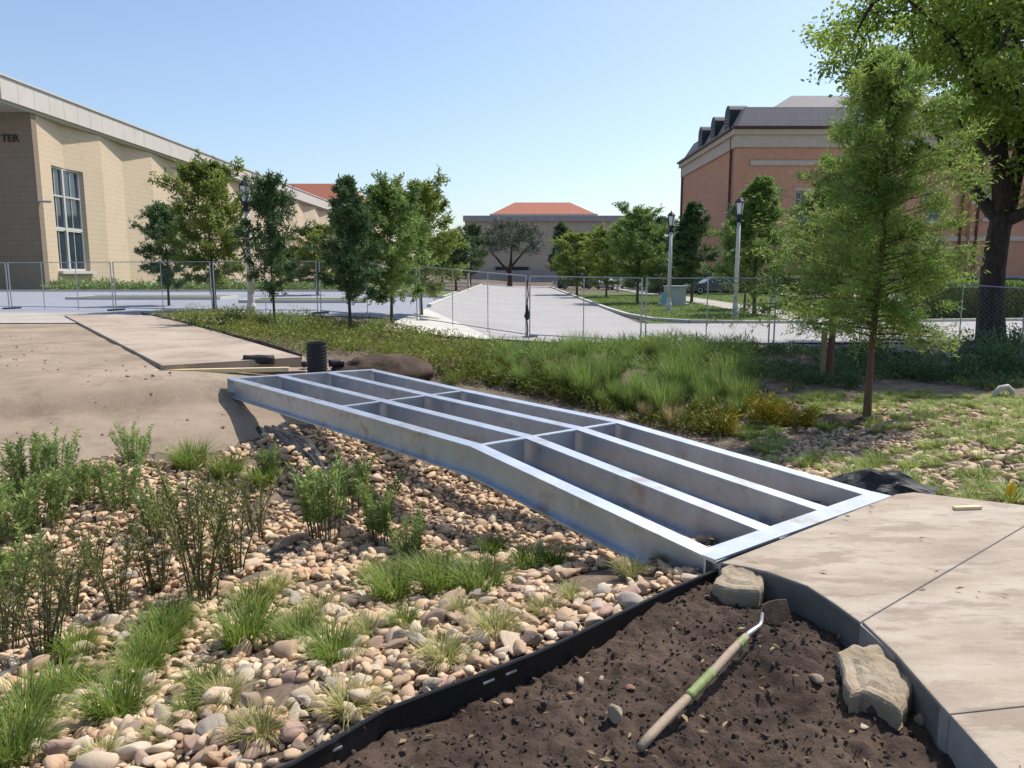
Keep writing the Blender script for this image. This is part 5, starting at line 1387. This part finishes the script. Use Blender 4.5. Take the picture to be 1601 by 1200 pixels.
cover("mixed_shade_cover", [gh(1090, 560), gh(1200, 548), gh(1420, 552), gh(1620, 575), gh(1640, 612), gh(1430, 590), gh(1270, 612), gh(1160, 630)], 5000, M['f_cover'], .09, .028, .22, .05, 23)
cover("right_ground_cover", bank, 2500, M['b_lime'], .06, .010, .05, .1, 12)
cover("street_edge_grass", [gh(760, 545), gh(1000, 548), gh(1180, 552), gh(1180, 600), gh(900, 585), gh(780, 572)], 9000, M['b_tall'], .28, .016, .25, -.4, 15)
cover("hall_ground_cover", [(-34.5, 55.5), (-12, 55.5), (-12, 58), (-34.5, 58)], 7000, M['f_grey'], .3, .1, .55, -.6, 17)
cover("lawn_grass", [(5.2, 28), (10.5, 28), (11.4, 60), (5.2, 60)], 22000, M['b_green'], .11, .03, .05, -.7, 19)
cover("lawn_grass", [(13, 28), (19, 28), (20, 56), (13.2, 60)], 16000, M['b_green'], .11, .03, .05, -.7, 21)

# ------------------------------------------------------------------ trees
def feather_tree(seed, h, rad, t0, nb, leafm, barkm, ll, lw, per, shape='cone', up=.35, trunk_r=.05, lean=(0, 0), rag=.35, sub=5):
    """a young tree: straight leader, many thin rising branches carrying sprays of narrow leaves; returns trunk, branches, foliage"""
    r_ = np.random.default_rng(seed); tr = MB(); br = MB(); lf = MB()
    ts = np.linspace(0, 1, 14); wob = np.stack([.02 * h * np.sin(ts * 5 + seed) * ts, .02 * h * np.sin(ts * 4 + seed * 2) * ts, 0 * ts], -1)
    axis = wob + np.stack([lean[0] * ts ** 1.5, lean[1] * ts ** 1.5, h * ts], -1)
    tr.tube(np.concatenate([[axis[0] - [0, 0, .1]], axis]), np.concatenate([[trunk_r * 1.35], trunk_r * (1 - .9 * ts) * np.where(ts < .04, 1.15, 1)]), 8)
    at = lambda t: np.array([np.interp(t, ts, axis[:, i]) for i in range(3)])
    ga = 2.39996
    P_, D_, T_ = [], [], []
    for k in range(nb):
        f = (k + .5) / nb; t = t0 + (1 - t0) * (f ** .92)
        rel = (t - t0) / (1 - t0)
        if shape == 'cone': R_ = rad * (min(1, rel / .12 + .45)) * (1 - rel) ** .75 + .06 * rad
        elif shape == 'col': R_ = rad * min(1, rel / .1 + .55) * (1 - rel ** 1.6) ** .8 * (1 - .25 * rel) + .07 * rad
        elif shape == 'oval': R_ = rad * math.sin(math.pi * min(1, (rel * .82 + .18))) ** .7 + .05 * rad
        else: R_ = rad * (1 - rel * .75)
        R_ *= r_.uniform(1 - rag, 1 + rag * .6)
        a = k * ga + r_.normal(0, .35); o = at(t)
        el = up + .5 * rel + r_.normal(0, .12)
        d = np.array([math.cos(a) * math.cos(el), math.sin(a) * math.cos(el), math.sin(el)])
        L = R_ / max(.35, math.cos(el)); u = np.linspace(0, 1, 6)
        pts = o + d * (L * u)[:, None] + np.array([0, 0, -1.0]) * (.10 * L * u ** 2)[:, None] + r_.normal(0, .012 * L, (6, 3)) * u[:, None]
        br.tube(pts, np.linspace(max(.004, trunk_r * .28 * (1 - rel * .6)), .002, 6), 4, caps=False)
        tone = r_.normal(0, .14)
        for s in range(sub):          # sub-branches
            uu = r_.uniform(.15, 1.0); q = np.array([np.interp(uu, u, pts[:, i]) for i in range(3)])
            d2 = d + r_.normal(0, .55, 3); d2[2] += .05; d2 /= np.linalg.norm(d2); L2 = L * r_.uniform(.22, .5) * (1.15 - .5 * uu)
            q2 = q + d2 * L2 + np.array([0, 0, -.06 * L2])
            br.tube([q, (q + q2) / 2 + [0, 0, .02 * L2], q2], [.004, .003, .0015], 3, caps=False)
            m_ = per; uu2 = r_.uniform(0, 1.05, m_)
            pos = q + (q2 - q) * uu2[:, None] + r_.normal(0, .035 + .02 * L2, (m_, 3))
            dd_ = d2 * .6 + r_.normal(0, .75, (m_, 3)); dd_[:, 2] -= .12
            P_.append(pos); D_.append(dd_); T_.append(np.clip(r_.normal(.42 + tone, .17, m_), 0, 1))
    for k in range(int(nb * .6)):   # sprays close to the leader
        t = t0 + (1 - t0) * r_.random(); o = at(t); m_ = per
        pos = o + r_.normal(0, .05 * rad + .04, (m_, 3)); P_.append(pos); D_.append(r_.normal(size=(m_, 3)) + [0, 0, .3]); T_.append(np.clip(r_.normal(.35, .15, m_), 0, 1))
    P_, D_, T_ = np.concatenate(P_), np.concatenate(D_), np.concatenate(T_); n = len(P_)
    leafset(lf, P_, D_, ll * r_.uniform(.6, 1.25, n), lw * r_.uniform(.7, 1.3, n), T_)
    return [("trunk", tr.mesh("trunk", barkm, True)), ("branches", br.mesh("branches", barkm, True)), ("crown", lf.mesh("crown", leafm))]

def cloud_tree(seed, trunk, limbs, centers, cr, nleaf, leafm, barkm, ll, lw, tr_r):
    """a spreading tree: given limbs, then each leaf cluster joined by a thin branch to the nearest wood"""
    r_ = np.random.default_rng(seed); tr = MB(); br = MB(); lf = MB()
    nodes = []
    tr.tube(trunk[0], trunk[1], 12)
    for pts, rad in limbs:
        pts = np.array(pts, float); u = np.linspace(0, 1, len(pts)); uu = np.linspace(0, 1, 12)
        q = np.stack([np.interp(uu, u, pts[:, i]) for i in range(3)], -1); q[1:-1] += r_.normal(0, .05, (10, 3)) * tr_r
        for _ in range(2): q[1:-1] = (q[:-2] + 2 * q[1:-1] + q[2:]) / 4
        br.tube(q, np.interp(uu, np.linspace(0, 1, len(rad)), rad), 8); nodes += list(q[3:])
    nodes = np.array(nodes); centers = np.array(centers)
    dmin = np.array([np.min(np.linalg.norm(nodes - c, axis=1)) for c in centers])
    for i in np.argsort(dmin):
        c = centers[i]; d = np.linalg.norm(nodes - c, axis=1); a = nodes[np.argmin(d)]; L = d.min()
        if L < .05: continue
        mid = (a + c) / 2 + r_.normal(0, .09 * L, 3) + [0, 0, .06 * L]
        r0 = min(.05, .010 + .016 * L) * tr_r * 2.2
        us = np.linspace(0, 1, 6)[:, None]; q = (1 - us) ** 2 * a + 2 * us * (1 - us) * mid + us ** 2 * c
        br.tube(q, np.linspace(r0, r0 * .3, 6), 5, caps=False); nodes = np.concatenate([nodes, q[2:]])
    P_, D_, T_ = [], [], []
    for c in centers:
        tone = r_.normal(0, .13); k = 5
        subc = c + r_.normal(0, cr * .55, (k, 3)) * [1, 1, .6]
        for s in subc:
            m_ = int(nleaf / k * r_.uniform(.6, 1.3)); pos = s + r_.normal(0, cr * .36, (m_, 3)) * [1, 1, .55]
            P_.append(pos); D_.append(r_.normal(size=(m_, 3)) + (pos - c) * .8 / cr - [0, 0, .15]); T_.append(np.clip(r_.normal(.42 + tone, .18, m_), 0, 1))
    P_, D_, T_ = np.concatenate(P_), np.concatenate(D_), np.concatenate(T_); n = len(P_)
    leafset(lf, P_, D_, ll * r_.uniform(.6, 1.2, n), lw * r_.uniform(.7, 1.2, n), T_)
    return [("trunk", tr.mesh("trunk", barkm, True)), ("branches", br.mesh("branches", barkm, True)), ("crown", lf.mesh("crown", leafm))]
def put_tree(name, parts, p, label, grp=None, sc=1.0, rz=0.0):
    t = thing(name, label, "tree", p, rz, grp); t.scale = (sc, sc, sc) if np.isscalar(sc) else tuple(sc)
    for nm, me in parts: link(nm, me, t)
    return t

# the near sapling and its companion
p = ground_hit(1355, 657)
put_tree("sapling", feather_tree(5, 4.95, 1.3, .23, 140, M['l_near'], M['barkred'], .09, .0145, 54, 'col', .10, .055, (-.02, 0), .6, 8), p,
         "feathery young cypress with slim reddish trunk on the stony right bank, closest tree", None)
MB_ = MB(); v = rocky(ico(3)[0], 91, .12, 0) * np.array([.75, .42, .05]); MB_.add(v, ico(3)[1]); o = MB_.build("mulch_ring", M['soil'], None, True); o.location = (p[0] + .1, p[1], p[2] + .01); tag(o, "ring of brown mulch round the foot of the near sapling", "mulch")
p2 = ground_hit(1296, 592)
put_tree("sapling", feather_tree(8, 4.1, 1.75, .27, 95, M['l_cyp'], M['barkred'], .10, .019, 54, 'cone', .15, .075, (0, 0), .4, 6), p2,
         "young cypress behind the near sapling, with a wooden stake at its trunk", None)
t = thing("tree_stake", "wooden stake standing beside the trunk of the second young cypress", "stake", (p2[0] - .16, p2[1] - .05, p2[2]))
MB().box((0, 0, .45), (.09, .07, 1.1)).build("post", M['stakewood'], t); MB().box((.06, .02, .78), (.2, .03, .035)).build("tie", M['fabric'], t)

# planted trees left of the road and round the lawn: variants shared between them
mk = lambda seed, lm, shape, rad=1.0, bark='bark', t0=.2, nb=46, rag=.35: feather_tree(seed, 4.2, rad, t0, nb, M[lm], M[bark], .15, .042, 46, shape, .35, .055, (0, 0), rag, 8)
T_oval_y = mk(21, 'l_yel', 'oval', 1.1); T_oval_c = mk(22, 'l_cyp', 'oval', 1.05); T_cone_d = mk(23, 'l_dark', 'cone', 1.0)
T_cone_c = mk(24, 'l_cyp', 'cone', 1.0, t0=.16); T_oval_d = mk(25, 'l_dark', 'oval', 1.0); T_thin = mk(26, 'l_cyp', 'oval', .8, nb=38, rag=.5)
def at_tree(name, parts, px, Y, ytop, hw, label, grp, nomw, rz=0.0):
    """stands at depth Y under column px, as tall as its top row ytop, crown half width hw (px)"""
    w = PY(px, ytop, Y); z0 = zat(w[0], w[1]); h = w[2] - z0; sw = hw * 1.02 * Y / FPX / nomw
    return put_tree(name, parts, (w[0], w[1], z0), label, grp, (sw, sw, h / 4.2 * .90), rz)
T_slim = mk(31, 'l_dark', 'oval', 1.0, nb=40, rag=.5)
GL = "planted trees along the left lot"; GR = "planted trees along the right of the road"
at_tree("planted_tree", T_oval_d, 253, 31, 308, 36, "dark green bushy tree in front of the hall, left of the olive tree", GL, 1.0, .3)
at_tree("planted_tree", T_oval_y, 322, 27, 243, 60, "tall olive yellow tree in front of the hall, next to the black lantern", GL, 1.1, 1.2)
at_tree("planted_tree", T_slim, 418, 20.2, 262, 40, "dark crowned tree with a slender black trunk on the planted bank", GL, 1.05, 2.0)
at_tree("planted_tree", T_oval_y, 492, 45, 348, 40, "small pale yellow tree farther back between two dark trees in the lot", GL, 1.1, .7)
at_tree("planted_tree", T_cone_d, 540, 19.6, 256, 50, "narrow pointed dark green tree left of the pair of slim trees", GL, 1.0, .1)
at_tree("planted_tree", T_oval_c, 607, 21.2, 279, 54, "slim green tree with dark trunk left of the yellow green one by the road", GL, 1.05, 4.0)
at_tree("planted_tree", T_oval_y, 655, 26, 276, 58, "yellow green tree closest to the pale road on its left side", GL, 1.1, 5.0)
at_tree("planted_tree", T_oval_d, 712, 60, 358, 34, "dark tree at the left of the road behind the yellow green tree", GL, 1.0, 2.2)
at_tree("planted_tree", T_oval_d, 735, 75, 345, 24, "dark slim tree beside the left end of the taupe building", GL, 1.0, 3.2)
at_tree("planted_tree", T_cone_d, 877, 92, 338, 22, "dark ragged tree in front of the right half of the taupe building", GR, 1.0, 1.5)
at_tree("planted_tree", T_oval_y, 903, 62, 360, 37, "yellow green tree right of the road, first of the row", GR, 1.1, 1.0)
at_tree("planted_tree", T_oval_y, 950, 56, 354, 35, "yellow green tree right of the road, second of the row", GR, 1.1, 3.1)
at_tree("planted_tree", T_oval_c, 1000, 45, 318, 44, "taller green tree third in the row right of the road", GR, 1.05, 2.6)
at_tree("planted_tree", T_oval_d, 1036, 62, 330, 36, "dark green tree behind the dark topped lamp post", GR, 1.0, .9)
at_tree("planted_tree", T_cone_d, 1087, 46, 303, 44, "dark pointed tree at the corner of the brick building", GR, 1.0, 2.9)
at_tree("planted_tree", T_cone_c, 1190, 33, 258, 58, "dark green tree right of the bright lantern before the brick wall", GR, 1.0, 4.4)
at_tree("planted_tree", T_oval_d, 1172, 38, 300, 36, "small dark tree tucked behind the bright lantern lamp post", GR, 1.0, 5.1)
for k, (px, Y, yt, hw, lb) in enumerate(((690, 100, 372, 40, "far dark tree at the left of the road end"), (1010, 96, 350, 46, "far dark tree filling behind the green row right of the road"),
     (1060, 88, 372, 36, "far dark tree below the brick building corner"), (955, 110, 368, 46, "far tree behind the yellow green pair"), (560, 70, 380, 40, "far green tree glimpsed between the lot trees"),
     (455, 85, 385, 44, "far green tree at the foot of the hall"))):
    at_tree("background_tree", T_oval_d, px, Y, yt, hw, lb, "background trees", 1.0, k * 1.1)

# dark spreading oak at the end of the road
o = PY(797, 447, 95); oz = zat(o[0], o[1]); r_ = np.random.default_rng(4)
cen = []
while len(cen) < 60:
    q = r_.uniform(-1, 1, 3)
    if np.sum(q ** 2) < 1 and q[2] > -.55: cen.append(np.array([q[0] * 3.8, q[1] * 3.2, 5.6 + q[2] * 2.5]))
limbs = [([(0, 0, 1.4), (.1, 0, 3), (.3, .1, 5.4)], [.26, .18, .06]), ([(0, 0, 1.6), (-1.2, .2, 3), (-2.6, .2, 4.6)], [.2, .14, .05]), ([(0, 0, 2.2), (1.2, -.2, 3.6), (2.5, 0, 5)], [.18, .12, .04])]
put_tree("oak", cloud_tree(4, ([(0, 0, -.2), (0, 0, .1), (.03, 0, 1), (0, 0, 2.2)], [.42, .36, .29, .24]), limbs, cen, .85, 130, M['l_olive'], M['barkdark'], .26, .13, .9), (o[0], o[1], oz), "dark spreading oak standing alone at the far end of the road")

# the big oak at the right edge
B = PY(1551, 512, 20.0); B[2] = zat(B[0], B[1]); rel = lambda px, py, dY=0: PY(px, py, 20 + dY) - B
trunk = ([np.array([0, 0, -.3]), np.array([0, 0, 0]), rel(1549, 470), rel(1553, 420), rel(1562, 360), rel(1570, 330)], [.46, .38, .31, .29, .27, .26])
limbs = [([rel(1566, 345), rel(1535, 315, .2), rel(1505, 265, .4), rel(1470, 250, .3), rel(1430, 212, .2), rel(1395, 195, 0)], [.20, .15, .12, .09, .06, .03]),
         ([rel(1505, 265, .4), rel(1480, 240, 1), rel(1440, 170, 1.4), rel(1415, 140, 1.5), rel(1390, 125, 1.5)], [.10, .08, .06, .04, .025]),
         ([rel(1568, 335), rel(1566, 260), rel(1560, 170, -.3), rel(1555, 60, -.4), rel(1550, -60, -.4)], [.26, .21, .16, .11, .06]),
         ([rel(1570, 340), rel(1590, 250, .4), rel(1612, 140, .8), rel(1640, 0, 1)], [.24, .18, .13, .07]),
         ([rel(1570, 345), rel(1603, 330, -.5), rel(1650, 290, -1), rel(1720, 240, -1.2)], [.19, .15, .11, .05]),
         ([rel(1563, 200), rel(1530, 120, -1.0), rel(1480, 50, -1.6), rel(1420, 0, -2)], [.13, .10, .07, .03]),
         ([rel(1560, 180), rel(1600, 80, 1.5), rel(1560, 0, 2.5)], [.10, .08, .03]),
         ([rel(1567, 270), rel(1530, 225, -1.2), rel(1500, 190, -2.0)], [.10, .06, .03])]
cen = []
r_ = np.random.default_rng(12)
while len(cen) < 300:
    q = r_.uniform(-1, 1, 3)
    s2 = np.sum(q ** 2)
    if s2 > 1 or s2 < .06: continue
    c = np.array([q[0] * 4.7 + .4, q[1] * 3.8, 7.4 + q[2] * 4.0])
    wpx, wpy = pix(c + B)
    if wpy > 330 + 60 * (r_.random() - .5): continue
    if 1385 < wpx < 1485 and 125 < wpy < 215 and r_.random() < .88: continue      # the gap of sky under the left limb
    if 1440 < wpx < 1640 and wpy > 205 and r_.random() < .9: continue
    if wpx < 1420 and wpy > 130: continue
    if wpx < 1510 and wpy > 240: continue
    cen.append(c)
put_tree("oak", cloud_tree(12, trunk, limbs, cen, .66, 330, M['l_oak'], M['barkdark'], .14, .085, 1.0), tuple(B), "big oak with thick dark trunk and bright green leaves at the right edge")

# clipped hedge behind the sapling and a dark hedge under the brick wall
def hedge(name, label, x0, x1, y0, y1, h, n, m, ll=.12, lw=.06):
    zb = zat((x0 + x1) / 2, (y0 + y1) / 2); t = thing(name, label, "hedge", ((x0 + x1) / 2, (y0 + y1) / 2, zb))
    MB().box((0, 0, h * .45), (x1 - x0 - .3, y1 - y0 - .3, h * .88)).build("inner_twigs", M['stem'], t)
    q = rng.uniform(-1, 1, (n, 3)); k = rng.integers(0, 3, n); s = np.sign(rng.normal(size=n)); q[np.arange(n), k] = s * rng.normal(.97, .05, n); q[:, 2] = np.where((k == 2) & (s < 0), -q[:, 2], q[:, 2])
    pos = q * np.array([(x1 - x0) / 2, (y1 - y0) / 2, h / 2]) + [0, 0, h / 2]
    pos[:, 2] += .10 * fbm(pos[:, 0], pos[:, 1], .8, 3, 4)
    lf = MB(); leafset(lf, pos, q + rng.normal(0, .6, (n, 3)), ll * rng.uniform(.6, 1.2, n), lw * rng.uniform(.6, 1.2, n), np.clip(rng.normal(.45, .2, n), 0, 1)); lf.build("foliage", m, t)
hedge("hedge", "clipped green hedge behind the sapling, left of the big oak trunk", 15.6, 19.9, 29.0, 30.6, 1.35, 9000, M['l_cyp'])
hedge("hedge", "long dark hedge along the foot of the brick wall", 24, 58, 67.0, 68.6, 1.0, 12000, M['l_dark'], .3, .16)
hedge("hedge", "dark hedge at the corner of the brick building behind the parked cars", 12.5, 23, 66.0, 67.5, 1.3, 6000, M['l_dark'], .3, .16)
